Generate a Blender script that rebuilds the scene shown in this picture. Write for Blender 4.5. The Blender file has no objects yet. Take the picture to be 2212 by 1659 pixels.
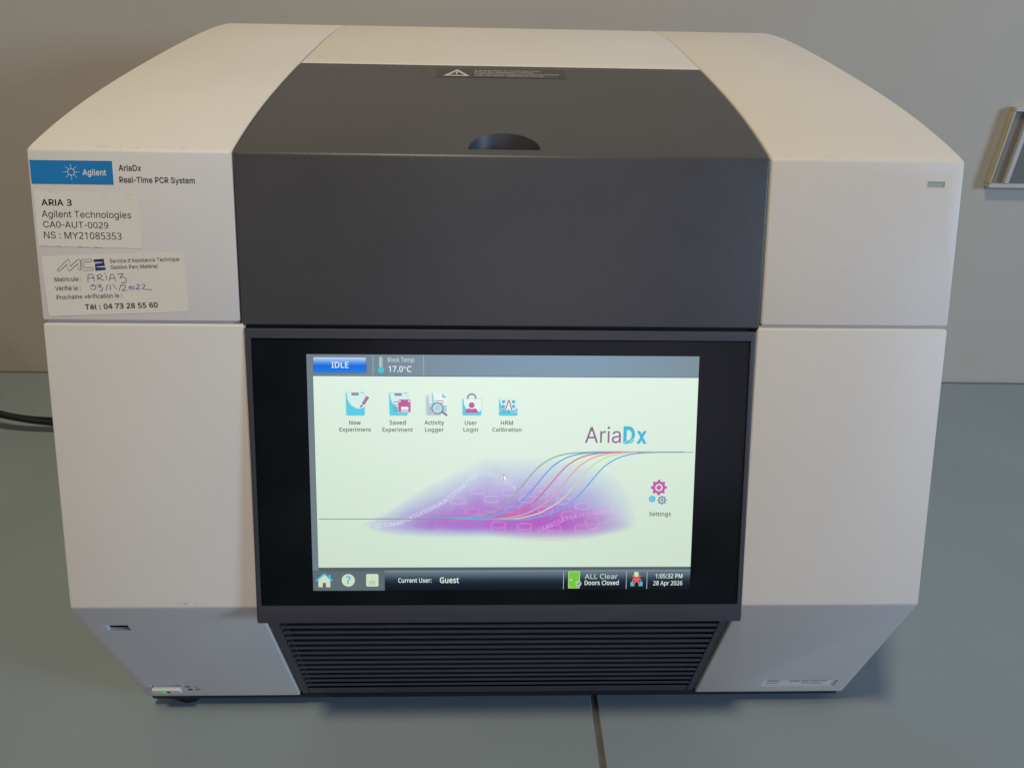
import bpy, bmesh, math, random
from mathutils import Vector, Matrix

random.seed(7)
scn = bpy.context.scene
COL = scn.collection

# ------------------------------------------------------------------ camera, world, lamps, exposure
cam_d = bpy.data.cameras.new('camera')
cam = bpy.data.objects.new('camera', cam_d); COL.objects.link(cam)
cam.location = (-0.0057, -0.2888, 0.4562)
cam.rotation_euler = (math.radians(60.035), math.radians(-1.0293), math.radians(-1.2428))
cam_d.sensor_width = 36.0
cam_d.lens = 1498.86 / 2212 * 36.0
cam_d.clip_start = 0.01
cam_d.clip_end = 50
scn.camera = cam

world = bpy.data.worlds.new('World'); scn.world = world
world.use_nodes = True
bg = world.node_tree.nodes['Background']
bg.inputs['Color'].default_value = (0.90, 0.92, 1.0, 1)
bg.inputs['Strength'].default_value = 0.035


def area(name, loc, target, size, size_y, power, color):
    d = bpy.data.lights.new(name, 'AREA')
    d.shape = 'RECTANGLE'; d.size = size; d.size_y = size_y
    d.energy = power; d.color = color
    o = bpy.data.objects.new(name, d); COL.objects.link(o)
    o.location = loc
    o.rotation_euler = (Vector(target) - Vector(loc)).to_track_quat('-Z', 'Y').to_euler()
    return o


# warm ceiling spot (small: it gives the crisp shadow under the screen bezel)
area('ceiling_lamp', (-0.36, -0.53, 2.2), (0, 0.1, 0.1), 0.20, 0.20, 25.6, (1.0, 0.885, 0.64))
# cool window to the right, in front of the bench
area('window_light', (2.6, -1.0, 0.86), (0, 0.3, 0.35), 0.6, 0.6, 44.0, (0.435, 0.665, 1.0))

# broad soft fill added behind the camera to brighten the chin and bench
area('front_fill', (0.4, -3.2, 1.15), (0, 0.1, 0.15), 2.2, 1.2, 16.5, (0.72, 0.68, 0.87))

vs = scn.view_settings
vs.view_transform = 'Standard'; vs.look = 'None'; vs.exposure = 0.0; vs.gamma = 1.0
vs.use_curve_mapping = False
scn.render.engine = 'CYCLES'

# ------------------------------------------------------------------ materials


def lin(c):
    c = c / 255.0
    return c / 12.92 if c <= 0.04045 else ((c + 0.055) / 1.055) ** 2.4


def L3(r, g, b):
    return (lin(r), lin(g), lin(b), 1)


MATS = {}


def pmat(name, col, rough=0.5, spec=0.5, metal=0.0, bump=0.0, bscale=900.0, var=0.0, vscale=14.0, specks=0.0, coat=0.0):
    if name in MATS:
        return MATS[name]
    m = bpy.data.materials.new(name); m.use_nodes = True
    nt = m.node_tree; N = nt.nodes; K = nt.links
    p = N['Principled BSDF']
    p.inputs['Base Color'].default_value = (*col, 1)
    p.inputs['Roughness'].default_value = rough
    p.inputs['Specular IOR Level'].default_value = spec
    p.inputs['Metallic'].default_value = metal
    if coat:
        p.inputs['Coat Weight'].default_value = coat
    tc = N.new('ShaderNodeTexCoord')
    last = None
    if var:
        n = N.new('ShaderNodeTexNoise'); n.inputs['Scale'].default_value = vscale; n.inputs['Detail'].default_value = 5
        K.new(tc.outputs['Object'], n.inputs['Vector'])
        r = N.new('ShaderNodeValToRGB')
        r.color_ramp.elements[0].position = 0.3; r.color_ramp.elements[1].position = 0.7
        r.color_ramp.elements[0].color = (*[c * (1 - var) for c in col], 1)
        r.color_ramp.elements[1].color = (*[min(1, c * (1 + var)) for c in col], 1)
        K.new(n.outputs['Fac'], r.inputs['Fac'])
        last = r.outputs['Color']
        # roughness breaks up a little too
        mr = N.new('ShaderNodeMapRange')
        mr.inputs['To Min'].default_value = rough - 0.06; mr.inputs['To Max'].default_value = rough + 0.08
        K.new(n.outputs['Fac'], mr.inputs['Value']); K.new(mr.outputs['Result'], p.inputs['Roughness'])
    if specks:
        n = N.new('ShaderNodeTexNoise'); n.inputs['Scale'].default_value = 330; n.inputs['Detail'].default_value = 3
        K.new(tc.outputs['Object'], n.inputs['Vector'])
        r = N.new('ShaderNodeValToRGB')
        r.color_ramp.elements[0].position = 0.775; r.color_ramp.elements[1].position = 0.82
        r.color_ramp.elements[0].color = (0, 0, 0, 1); r.color_ramp.elements[1].color = (specks, specks, specks, 1)
        K.new(n.outputs['Fac'], r.inputs['Fac'])
        mx = N.new('ShaderNodeMix'); mx.data_type = 'RGBA'
        mx.inputs[6].default_value = (*col, 1)
        mx.inputs[7].default_value = (col[0] * 0.35, col[1] * 0.30, col[2] * 0.24, 1)
        if last: K.new(last, mx.inputs[6])
        K.new(r.outputs['Color'], mx.inputs[0])
        last = mx.outputs[2]
    if last: K.new(last, p.inputs['Base Color'])
    if bump:
        n = N.new('ShaderNodeTexNoise'); n.inputs['Scale'].default_value = bscale; n.inputs['Detail'].default_value = 2
        K.new(tc.outputs['Object'], n.inputs['Vector'])
        b = N.new('ShaderNodeBump'); b.inputs['Strength'].default_value = bump; b.inputs['Distance'].default_value = 0.0004
        K.new(n.outputs['Fac'], b.inputs['Height']); K.new(b.outputs['Normal'], p.inputs['Normal'])
    MATS[name] = m
    return m


WHITE = pmat('white_plastic', (0.668, 0.626, 0.577), 0.47, 0.4, bump=0.26, bscale=1300, var=0.028, vscale=7, specks=0.25)
DARK = pmat('charcoal_plastic', (0.062, 0.060, 0.064), 0.41, 0.5, bump=0.25, bscale=1500, var=0.12, vscale=11)
BEZ = pmat('bezel_plastic', (0.046, 0.047, 0.060), 0.45, 0.5, bump=0.25, bscale=1500, var=0.05)
GRILLE = pmat('grille_plastic', (0.052, 0.052, 0.066), 0.5, 0.45, bump=0.2, bscale=1500)
BLACK = pmat('dark_cavity', (0.015, 0.015, 0.020), 0.7, 0.2)
TRAY = pmat('tray_black', (0.014, 0.015, 0.022), 0.55, 0.3)
RUBBER = pmat('rubber_black', (0.012, 0.012, 0.014), 0.6, 0.4)
GLASS = pmat('screen_glass_black', (0.006, 0.0082, 0.0102), 0.22, 0.16, var=0.25, vscale=22)
WALLM = pmat('wall_paint', (0.463, 0.414, 0.338), 0.6, 0.35, bump=0.22, bscale=240, var=0.022, vscale=6)
BENCH = pmat('bench_laminate', (0.228, 0.266, 0.284), 0.40, 0.45, bump=0.12, bscale=700, var=0.045, vscale=8, specks=0.6)
JOINT = pmat('joint_filler', (0.115, 0.108, 0.10), 0.7, 0.3, var=0.25, vscale=60)
SEAL = pmat('sealant_grey', (0.12, 0.125, 0.125), 0.5, 0.4)
PAPER = pmat('sticker_paper', (0.70, 0.655, 0.565), 0.55, 0.35, var=0.02, vscale=60, specks=0.5)
PAPER_EDGE = pmat('grubby_edge', (0.30, 0.25, 0.19), 0.8, 0.2)
INK = pmat('black_ink', (0.018, 0.018, 0.020), 0.6, 0.3)
GREYINK = pmat('dark_grey_ink', (0.055, 0.055, 0.06), 0.6, 0.3)
PEN = pmat('blue_pen', (0.045, 0.085, 0.23), 0.6, 0.3)
NAVY = pmat('navy_ink', (0.025, 0.032, 0.16), 0.6, 0.3)
BLUE = pmat('blue_label', (0.012, 0.185, 0.44), 0.42, 0.45)
LWHITE = pmat('label_white', (0.72, 0.72, 0.70), 0.5, 0.4)
SILVERLBL = pmat('silver_label', (0.84, 0.83, 0.80), 0.4, 0.5)
WARNBG = pmat('warning_film', (0.050, 0.048, 0.054), 0.45, 0.4)
WARNW = pmat('warning_print', (0.55, 0.52, 0.46), 0.55, 0.4)
WARNT = pmat('warning_text', (0.46, 0.43, 0.38), 0.55, 0.4)
INDI = pmat('indicator_window', (0.36, 0.39, 0.37), 0.3, 0.5)
USBM = pmat('usb_metal', (0.30, 0.30, 0.32), 0.35, 0.5, metal=1.0)
ROCK = pmat('rocker_cream', (0.78, 0.74, 0.66), 0.45, 0.4)
BOXL = pmat('wall_box_lip', (0.50, 0.47, 0.42), 0.45, 0.4)
BOXM = pmat('wall_box_plastic', (0.22, 0.195, 0.16), 0.45, 0.4, var=0.02)
BOXY = pmat('wall_box_rim_lit', (0.52, 0.46, 0.32), 0.45, 0.4)  # warm lamp light on the plate's left side put into this yellow
BOXD = pmat('wall_box_face', (0.15, 0.14, 0.13), 0.5, 0.4, var=0.05)


def em(name, r, g, b, s=1.0):
    """a lit pixel colour of the screen"""
    key = 'px_' + name
    if key in MATS: return MATS[key]
    m = bpy.data.materials.new(key); m.use_nodes = True
    p = m.node_tree.nodes['Principled BSDF']
    p.inputs['Base Color'].default_value = (0.004, 0.004, 0.005, 1)
    p.inputs['Roughness'].default_value = 0.22; p.inputs['Specular IOR Level'].default_value = 0.16
    p.inputs['Emission Color'].default_value = L3(r, g, b)
    p.inputs['Emission Strength'].default_value = s
    MATS[key] = m
    return m


def em_alpha(name, r, g, b, a):
    key = 'px_' + name
    if key in MATS: return MATS[key]
    m = bpy.data.materials.new(key); m.use_nodes = True
    nt = m.node_tree; N = nt.nodes; K = nt.links
    N.remove(N['Principled BSDF'])
    e = N.new('ShaderNodeEmission'); e.inputs['Color'].default_value = L3(r, g, b)
    t = N.new('ShaderNodeBsdfTransparent'); mx = N.new('ShaderNodeMixShader'); mx.inputs[0].default_value = a
    K.new(t.outputs[0], mx.inputs[1]); K.new(e.outputs[0], mx.inputs[2])
    K.new(mx.outputs[0], N['Material Output'].inputs['Surface'])
    MATS[key] = m
    return m


def math_node(nt, op, a, b=None, c=None):
    n = nt.nodes.new('ShaderNodeMath'); n.operation = op
    for i, v in enumerate((a, b, c)):
        if v is None: continue
        if isinstance(v, (int, float)): n.inputs[i].default_value = v
        else: nt.links.new(v, n.inputs[i])
    return n.outputs[0]


def ramp_mat(name, build, stops, extra=None):
    """screen picture whose colour runs along a factor computed from the sheet coordinates (mm)"""
    m = bpy.data.materials.new('px_' + name); m.use_nodes = True
    nt = m.node_tree; N = nt.nodes; K = nt.links
    p = N['Principled BSDF']
    p.inputs['Base Color'].default_value = (0.004, 0.004, 0.005, 1); p.inputs['Roughness'].default_value = 0.22; p.inputs['Specular IOR Level'].default_value = 0.16
    at = N.new('ShaderNodeAttribute'); at.attribute_name = 'sheet'
    sep = N.new('ShaderNodeSeparateXYZ'); K.new(at.outputs['Vector'], sep.inputs[0])
    f = build(nt, sep.outputs['X'], sep.outputs['Y'])
    r = N.new('ShaderNodeValToRGB')
    while len(r.color_ramp.elements) < len(stops): r.color_ramp.elements.new(0.5)
    for e, (pos, c) in zip(r.color_ramp.elements, stops):
        e.position = pos; e.color = L3(*c)
    K.new(f, r.inputs['Fac'])
    out = r.outputs['Color']
    if extra: out = extra(nt, sep.outputs['X'], sep.outputs['Y'], out)
    K.new(out, p.inputs['Emission Color']); p.inputs['Emission Strength'].default_value = 1.0
    MATS['px_' + name] = m
    return m


# ------------------------------------------------------------------ frames of the machine's faces (measured, metres)
TH = 0.3668                    # the front face leans back 21 degrees
ZB, YK, ZK = 0.1386, 0.0323, 0.0140
ST, CT = math.sin(TH), math.cos(TH)
ROOT = Vector((0.0, 0.23, 0.0))


def roof_z(y):
    y = min(y, 0.432)
    return (((-4.96305 * y + 5.42147) * y - 2.320645) * y + 0.575678) * y + 0.340187


def F(s, t, o=0.0):            # front face: s across, t up the slope from the chin edge, o outwards
    return Vector((s, t * ST - o * CT, ZB + t * CT + o * ST))


_bE = Vector((0, 0.3854468, 0.92273006)); _bN = Vector((0, -0.92273006, 0.3854468)); _bA = Vector((0, -0.00936648, 0.13097316))


def B(s, t, o=0.0):            # screen bezel plane (slightly steeper, proud of the front face)
    return _bA + Vector((s, 0, 0)) + _bE * t + _bN * o


_cE = Vector((0, YK, ZK - ZB)); CL = _cE.length; _cE.normalize(); _cN = Vector((0, _cE.z, -_cE.y))


def CH(s, t, o=0.0):           # chin: t runs down from the front bottom edge
    return Vector((s, 0, ZB)) + _cE * t + _cN * o


def RF(s, y, o=0.0):           # roof
    dz = (roof_z(y + 0.002) - roof_z(y - 0.002)) / 0.004
    n = Vector((0, -dz, 1)).normalized()
    return Vector((s, y, roof_z(y))) + n * o


# ------------------------------------------------------------------ object helpers


def link(name, me, parent=None, loc=None):
    o = bpy.data.objects.new(name, me); COL.objects.link(o)
    if parent is not None: o.parent = parent
    if loc is not None: o.location = loc
    return o


def thing(name, label, cat, loc):
    o = link(name, None, None, loc)
    o.empty_display_size = 0.05
    o['label'] = label; o['category'] = cat
    return o


def mesh_from_bm(name, bm, mats, sharp=20):
    me = bpy.data.meshes.new(name); bm.to_mesh(me); bm.free()
    for m in mats: me.materials.append(m)
    me.polygons.foreach_set('use_smooth', [True] * len(me.polygons))
    me.set_sharp_from_angle(angle=math.radians(sharp))
    return me


def prism_bm(prof, x0, x1, bev=0.0012, seg=3, base=ROOT, ang=22):
    """closed (y,z) profile pushed from x0 to x1, its sharp edges rounded"""
    bm = bmesh.new()
    a = [bm.verts.new((x0, y - base.y, z - base.z)) for y, z in prof]
    b = [bm.verts.new((x1, y - base.y, z - base.z)) for y, z in prof]
    n = len(prof)
    bm.faces.new(a); bm.faces.new(b[::-1])
    for i in range(n):
        bm.faces.new((a[i], b[i], b[(i + 1) % n], a[(i + 1) % n]))
    bmesh.ops.recalc_face_normals(bm, faces=bm.faces)
    if bev:
        es = [e for e in bm.edges if e.calc_face_angle(0) > math.radians(ang)]
        bmesh.ops.bevel(bm, geom=es, offset=bev, segments=seg, profile=0.5, affect='EDGES', clamp_overlap=True)
    return bm


def box_frame_bm(fr, s0, s1, t0, t1, o0, o1, bev=0.0, base=ROOT, seg=2, bm=None):
    own = bm is None
    if own: bm = bmesh.new()
    vs_ = [bm.verts.new(fr(s, t, o) - base) for o in (o0, o1) for s, t in ((s0, t0), (s1, t0), (s1, t1), (s0, t1))]
    fs = [bm.faces.new([vs_[i] for i in q]) for q in ((0, 1, 2, 3), (7, 6, 5, 4), (0, 4, 5, 1), (1, 5, 6, 2), (2, 6, 7, 3), (3, 7, 4, 0))]
    if own:
        bmesh.ops.recalc_face_normals(bm, faces=bm.faces)
        if bev:
            bmesh.ops.bevel(bm, geom=list(bm.edges), offset=bev, segments=seg, profile=0.5, affect='EDGES')
    return bm


def cut(obj, cbm, mat_index_mats=()):
    """subtract a cutter shape from a part"""
    bmesh.ops.recalc_face_normals(cbm, faces=cbm.faces)
    me = bpy.data.meshes.new('cutter'); cbm.to_mesh(me); cbm.free()
    for m in obj.data.materials: me.materials.append(m)
    c = bpy.data.objects.new('cutter', me); COL.objects.link(c)
    c.parent = obj.parent
    md = obj.modifiers.new('cut', 'BOOLEAN'); md.operation = 'DIFFERENCE'; md.object = c; md.solver = 'EXACT'
    bpy.context.view_layer.update()
    dg = bpy.context.evaluated_depsgraph_get()
    new = bpy.data.meshes.new_from_object(obj.evaluated_get(dg))
    obj.modifiers.clear()
    old = obj.data; obj.data = new; nm = old.name
    bpy.data.meshes.remove(old); new.name = nm
    bpy.data.objects.remove(c); bpy.data.meshes.remove(me)
    new.polygons.foreach_set('use_smooth', [True] * len(new.polygons))
    new.set_sharp_from_angle(angle=math.radians(20))


# ------------------------------------------------------------------ flat print on a face
letter_shapes = {}
plain_letters = {}
screen_letters = {}
plain_letters[32] = [187, []]
plain_letters[39] = [206, [[78, 318, 70, 509, 136, 509, 128, 318]]]
plain_letters[45] = [275, [[248, 244, 248, 188, 28, 188, 28, 244]]]
plain_letters[46] = [188, [[95, -4, 86, -4, 78, -1, 70, 3, 63, 9, 57, 16, 53, 24, 50, 32, 50, 41, 50, 50, 53, 59, 57, 66, 63, 73, 70, 79, 78, 83, 86, 86, 95, 87, 104, 86, 113, 83, 121, 79, 128, 73, 134, 66, 138, 59, 140, 50, 141, 41, 140, 32, 138, 24, 134, 16, 128, 9, 121, 3, 113, -1, 104, -4]]]
plain_letters[48] = [407, [[203, -7, 162, -3, 128, 11, 99, 32, 76, 63, 58, 101, 46, 145, 37, 197, 35, 254, 36, 295, 39, 332, 45, 365, 52, 396, 62, 423, 73, 447, 88, 468, 105, 486, 125, 498, 148, 509, 174, 514, 203, 516, 243, 512, 278, 499, 306, 477, 331, 447, 349, 409, 362, 365, 370, 314, 372, 254, 371, 215, 368, 179, 363, 145, 355, 115, 346, 87, 333, 63, 318, 41, 301, 24, 281, 11, 258, 1, 232, -5], [203, 47, 229, 50, 251, 59, 270, 75, 284, 98, 295, 127, 303, 163, 308, 206, 309, 254, 308, 303, 303, 346, 295, 382, 284, 411, 270, 434, 251, 450, 229, 459, 203, 463, 176, 459, 154, 450, 136, 434, 122, 411, 111, 382, 104, 346, 99, 303, 98, 254, 99, 206, 104, 163, 111, 127, 122, 99, 136, 75, 154, 59, 176, 50]]]
plain_letters[49] = [407, [[192, 0, 192, 355, 192, 404, 194, 443, 174, 424, 151, 404, 96, 359, 64, 402, 200, 509, 252, 509, 252, 0]]]
plain_letters[50] = [407, [[34, 0, 34, 52, 168, 187, 232, 254, 245, 269, 256, 284, 264, 299, 273, 314, 278, 329, 282, 344, 285, 359, 285, 376, 284, 397, 279, 414, 271, 428, 261, 440, 247, 450, 232, 457, 215, 461, 196, 462, 178, 461, 161, 459, 145, 455, 130, 450, 117, 442, 102, 434, 88, 424, 73, 414, 40, 456, 55, 468, 72, 479, 90, 489, 108, 498, 128, 506, 150, 511, 172, 514, 196, 515, 230, 513, 260, 507, 286, 495, 309, 479, 327, 460, 339, 437, 347, 410, 350, 381, 349, 361, 346, 341, 340, 323, 333, 305, 324, 288, 314, 271, 301, 254, 287, 238, 273, 220, 256, 201, 239, 183, 220, 164, 113, 59, 113, 57, 370, 57, 370, 0]]]
plain_letters[51] = [407, [[172, -7, 152, -6, 134, -5, 115, -4, 98, -1, 81, 2, 64, 7, 48, 14, 32, 20, 32, 80, 49, 72, 66, 65, 83, 59, 101, 54, 120, 51, 138, 48, 155, 47, 173, 46, 205, 48, 231, 52, 253, 60, 271, 72, 284, 87, 294, 104, 299, 124, 301, 146, 299, 169, 292, 187, 280, 203, 264, 214, 243, 224, 218, 230, 191, 234, 159, 235, 109, 235, 109, 289, 159, 289, 189, 291, 214, 296, 236, 304, 254, 316, 268, 330, 279, 346, 285, 365, 287, 385, 285, 403, 281, 418, 273, 432, 262, 442, 248, 452, 232, 458, 214, 461, 194, 463, 175, 462, 156, 460, 139, 456, 124, 451, 109, 444, 94, 437, 81, 429, 66, 420, 35, 463, 49, 473, 66, 482, 83, 492, 102, 499, 123, 507, 145, 512, 169, 514, 194, 515, 231, 513, 263, 507, 291, 495, 312, 480, 330, 461, 341, 440, 349, 416, 351, 389, 349, 365, 344, 344, 335, 324, 322, 308, 308, 294, 289, 283, 268, 274, 246, 268, 246, 265, 275, 260, 299, 251, 320, 241, 337, 227, 350, 210, 359, 190, 365, 169, 367, 144, 366, 123, 362, 103, 355, 84, 346, 66, 334, 50, 320, 35, 302, 22, 282, 12, 260, 3, 233, -2, 204, -6]]]
plain_letters[52] = [407, [[259, 0, 259, 116, 15, 116, 15, 169, 254, 511, 319, 511, 319, 172, 393, 172, 393, 116, 319, 116, 319, 0], [76, 172, 259, 172, 259, 332, 260, 394, 262, 444, 259, 444, 245, 416, 229, 389]]]
plain_letters[53] = [407, [[177, -7, 157, -6, 139, -5, 121, -3, 103, 0, 86, 4, 71, 8, 57, 14, 45, 20, 45, 80, 58, 72, 73, 66, 89, 60, 107, 55, 125, 51, 143, 49, 160, 47, 177, 47, 204, 48, 228, 53, 249, 62, 268, 73, 283, 88, 294, 107, 300, 129, 302, 156, 301, 179, 295, 200, 285, 217, 273, 232, 254, 244, 232, 252, 206, 258, 175, 259, 129, 256, 88, 248, 57, 268, 76, 509, 331, 509, 331, 452, 129, 452, 118, 304, 151, 309, 196, 312, 233, 310, 266, 302, 296, 289, 320, 273, 340, 251, 355, 226, 364, 196, 367, 162, 364, 125, 354, 92, 338, 63, 317, 38, 289, 18, 257, 4, 220, -4]]]
plain_letters[54] = [407, [[212, -7, 189, -5, 166, -1, 145, 6, 125, 17, 106, 31, 89, 48, 75, 68, 63, 91, 52, 118, 45, 147, 40, 180, 39, 217, 40, 245, 41, 271, 45, 298, 49, 326, 54, 351, 63, 375, 72, 399, 84, 421, 98, 442, 115, 460, 133, 476, 155, 490, 179, 502, 207, 509, 238, 514, 273, 515, 305, 514, 335, 509, 335, 456, 305, 462, 274, 464, 250, 463, 228, 460, 209, 455, 192, 447, 176, 439, 162, 428, 151, 417, 140, 403, 131, 388, 124, 372, 118, 355, 112, 337, 108, 319, 106, 299, 103, 279, 102, 259, 106, 259, 116, 270, 126, 282, 138, 292, 152, 301, 168, 309, 185, 314, 205, 317, 227, 318, 258, 316, 286, 309, 312, 296, 333, 278, 351, 256, 364, 229, 371, 198, 374, 163, 371, 126, 363, 92, 349, 64, 330, 38, 306, 18, 279, 4, 247, -4], [211, 46, 233, 48, 252, 53, 269, 62, 284, 74, 296, 91, 305, 111, 311, 136, 312, 163, 311, 187, 305, 207, 298, 225, 287, 241, 274, 253, 257, 262, 236, 267, 213, 269, 197, 268, 182, 266, 169, 261, 155, 256, 143, 248, 134, 240, 124, 230, 117, 221, 110, 209, 106, 198, 104, 188, 103, 176, 103, 160, 106, 145, 109, 130, 115, 115, 122, 101, 129, 87, 140, 75, 151, 65, 164, 56, 178, 51, 194, 47]]]
plain_letters[55] = [407, [[96, 0, 305, 452, 32, 452, 32, 509, 372, 509, 372, 460, 165, 0]]]
plain_letters[56] = [407, [[205, -7, 166, -5, 133, 2, 104, 13, 80, 29, 59, 49, 46, 72, 38, 99, 35, 129, 36, 146, 38, 162, 43, 177, 50, 190, 57, 203, 67, 214, 76, 225, 88, 234, 101, 243, 113, 251, 126, 259, 140, 266, 122, 277, 106, 289, 91, 302, 77, 317, 66, 333, 57, 352, 53, 372, 51, 394, 53, 414, 56, 431, 63, 446, 71, 460, 82, 473, 94, 484, 109, 493, 125, 502, 143, 508, 162, 512, 181, 514, 203, 515, 235, 513, 264, 508, 289, 498, 313, 485, 331, 467, 345, 446, 353, 422, 355, 393, 354, 379, 352, 365, 348, 352, 343, 340, 335, 330, 327, 319, 317, 310, 306, 300, 259, 269, 274, 262, 288, 253, 302, 245, 316, 235, 328, 226, 338, 215, 348, 204, 356, 192, 363, 178, 368, 164, 371, 148, 372, 131, 369, 102, 361, 74, 347, 51, 327, 31, 302, 14, 274, 2, 242, -5], [206, 294, 224, 301, 240, 311, 254, 320, 268, 331, 279, 344, 287, 357, 292, 373, 294, 391, 292, 408, 287, 423, 279, 436, 268, 446, 254, 455, 240, 460, 222, 463, 203, 466, 183, 463, 166, 460, 152, 455, 138, 446, 127, 436, 119, 423, 115, 408, 112, 391, 113, 379, 116, 368, 120, 357, 125, 348, 131, 339, 140, 331, 148, 323, 159, 317], [204, 42, 228, 45, 249, 49, 268, 56, 283, 67, 295, 81, 303, 95, 309, 112, 311, 131, 309, 148, 303, 165, 294, 179, 281, 193, 265, 205, 247, 215, 227, 226, 204, 235, 192, 240, 170, 230, 151, 218, 135, 207, 121, 194, 110, 180, 102, 164, 98, 147, 96, 129, 98, 111, 103, 95, 111, 81, 123, 67, 138, 56, 156, 49, 178, 45]]]
plain_letters[57] = [407, [[137, -7, 104, -5, 73, 0, 73, 53, 87, 50, 102, 47, 119, 45, 136, 45, 159, 46, 181, 49, 200, 53, 217, 60, 233, 70, 247, 80, 259, 91, 269, 105, 278, 120, 285, 136, 292, 153, 297, 171, 301, 190, 303, 209, 305, 229, 306, 249, 302, 249, 294, 238, 283, 227, 271, 216, 258, 208, 242, 200, 224, 194, 204, 191, 181, 190, 151, 193, 122, 200, 98, 213, 76, 230, 58, 252, 46, 279, 38, 310, 36, 344, 37, 370, 40, 393, 47, 416, 56, 436, 67, 454, 81, 470, 95, 484, 112, 495, 131, 504, 152, 510, 174, 514, 198, 515, 222, 514, 244, 509, 265, 502, 285, 491, 304, 477, 320, 460, 335, 440, 348, 417, 357, 390, 365, 361, 369, 328, 370, 292, 370, 264, 368, 236, 365, 210, 361, 183, 355, 158, 347, 133, 337, 109, 326, 87, 312, 67, 296, 49, 277, 33, 254, 18, 230, 7, 203, -1, 171, -5], [195, 240, 212, 240, 227, 243, 241, 247, 254, 253, 266, 261, 277, 269, 285, 278, 293, 288, 299, 299, 303, 310, 306, 321, 306, 333, 306, 348, 304, 363, 300, 379, 295, 393, 288, 407, 280, 421, 269, 433, 259, 443, 246, 452, 231, 458, 215, 461, 198, 463, 177, 461, 158, 456, 141, 446, 126, 434, 113, 417, 105, 397, 100, 372, 98, 345, 99, 321, 104, 301, 111, 283, 122, 267, 135, 256, 152, 246, 172, 241]]]
plain_letters[58] = [188, [[95, -4, 86, -4, 78, -1, 70, 3, 63, 9, 57, 16, 53, 24, 50, 32, 50, 41, 50, 50, 53, 59, 57, 66, 63, 73, 70, 79, 78, 83, 86, 86, 95, 87, 104, 86, 113, 83, 121, 79, 128, 73, 134, 66, 138, 59, 140, 50, 141, 41, 140, 32, 138, 24, 134, 16, 128, 9, 121, 3, 113, -1, 104, -4], [95, 271, 86, 272, 78, 274, 70, 278, 63, 284, 57, 291, 53, 299, 50, 307, 50, 316, 50, 325, 53, 334, 57, 342, 63, 349, 70, 354, 78, 359, 86, 361, 95, 362, 104, 361, 113, 359, 121, 354, 128, 349, 134, 342, 138, 334, 140, 325, 141, 316, 140, 307, 138, 299, 134, 291, 128, 284, 121, 278, 113, 274, 104, 272]]]
plain_letters[65] = [480, [[16, 0, 201, 509, 276, 509, 463, 0, 395, 0, 287, 302, 264, 372, 232, 478, 245, 478, 213, 371, 191, 302, 85, 0], [110, 142, 110, 199, 370, 199, 370, 142]]]
plain_letters[67] = [510, [[267, -7, 235, -5, 205, 1, 177, 11, 150, 25, 126, 42, 104, 63, 86, 88, 70, 115, 57, 146, 48, 179, 42, 215, 40, 254, 42, 293, 48, 329, 57, 362, 70, 393, 86, 421, 104, 445, 126, 466, 150, 484, 177, 498, 205, 508, 235, 514, 267, 516, 286, 515, 305, 513, 323, 509, 340, 504, 357, 498, 373, 490, 388, 481, 402, 471, 415, 460, 427, 447, 438, 433, 448, 418, 456, 402, 463, 385, 469, 367, 473, 348, 408, 348, 405, 361, 401, 373, 395, 384, 389, 395, 382, 404, 375, 413, 366, 421, 357, 428, 348, 435, 337, 440, 327, 445, 315, 449, 304, 452, 292, 454, 280, 455, 267, 456, 245, 454, 223, 450, 203, 443, 184, 432, 166, 419, 150, 403, 137, 385, 125, 364, 116, 340, 109, 314, 105, 285, 103, 254, 105, 223, 109, 194, 116, 168, 125, 145, 137, 123, 151, 105, 166, 89, 184, 76, 203, 66, 223, 59, 245, 54, 267, 53, 280, 53, 292, 55, 304, 57, 315, 60, 327, 64, 337, 69, 348, 74, 357, 81, 366, 88, 375, 96, 382, 105, 389, 114, 395, 125, 401, 136, 405, 148, 408, 160, 473, 160, 469, 142, 463, 124, 457, 107, 448, 91, 438, 76, 428, 62, 416, 49, 402, 38, 388, 28, 373, 19, 357, 11, 341, 5, 323, 0, 305, -4, 286, -6]]]
plain_letters[68] = [502, [[219, 0, 96, 0, 96, 57, 215, 57, 244, 58, 272, 63, 296, 70, 318, 81, 337, 94, 354, 110, 368, 128, 379, 149, 388, 172, 394, 198, 398, 226, 399, 255, 398, 285, 394, 312, 388, 337, 379, 361, 368, 381, 354, 399, 338, 415, 320, 428, 299, 438, 275, 446, 249, 450, 221, 452, 93, 452, 93, 509, 225, 509, 261, 507, 294, 501, 325, 492, 353, 478, 377, 461, 399, 441, 418, 418, 433, 391, 446, 361, 455, 329, 460, 293, 462, 255, 460, 217, 455, 181, 446, 149, 433, 119, 417, 92, 398, 68, 376, 48, 351, 31, 322, 17, 291, 8, 256, 2], [125, 509, 125, 0, 60, 0, 60, 509]]]
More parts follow.
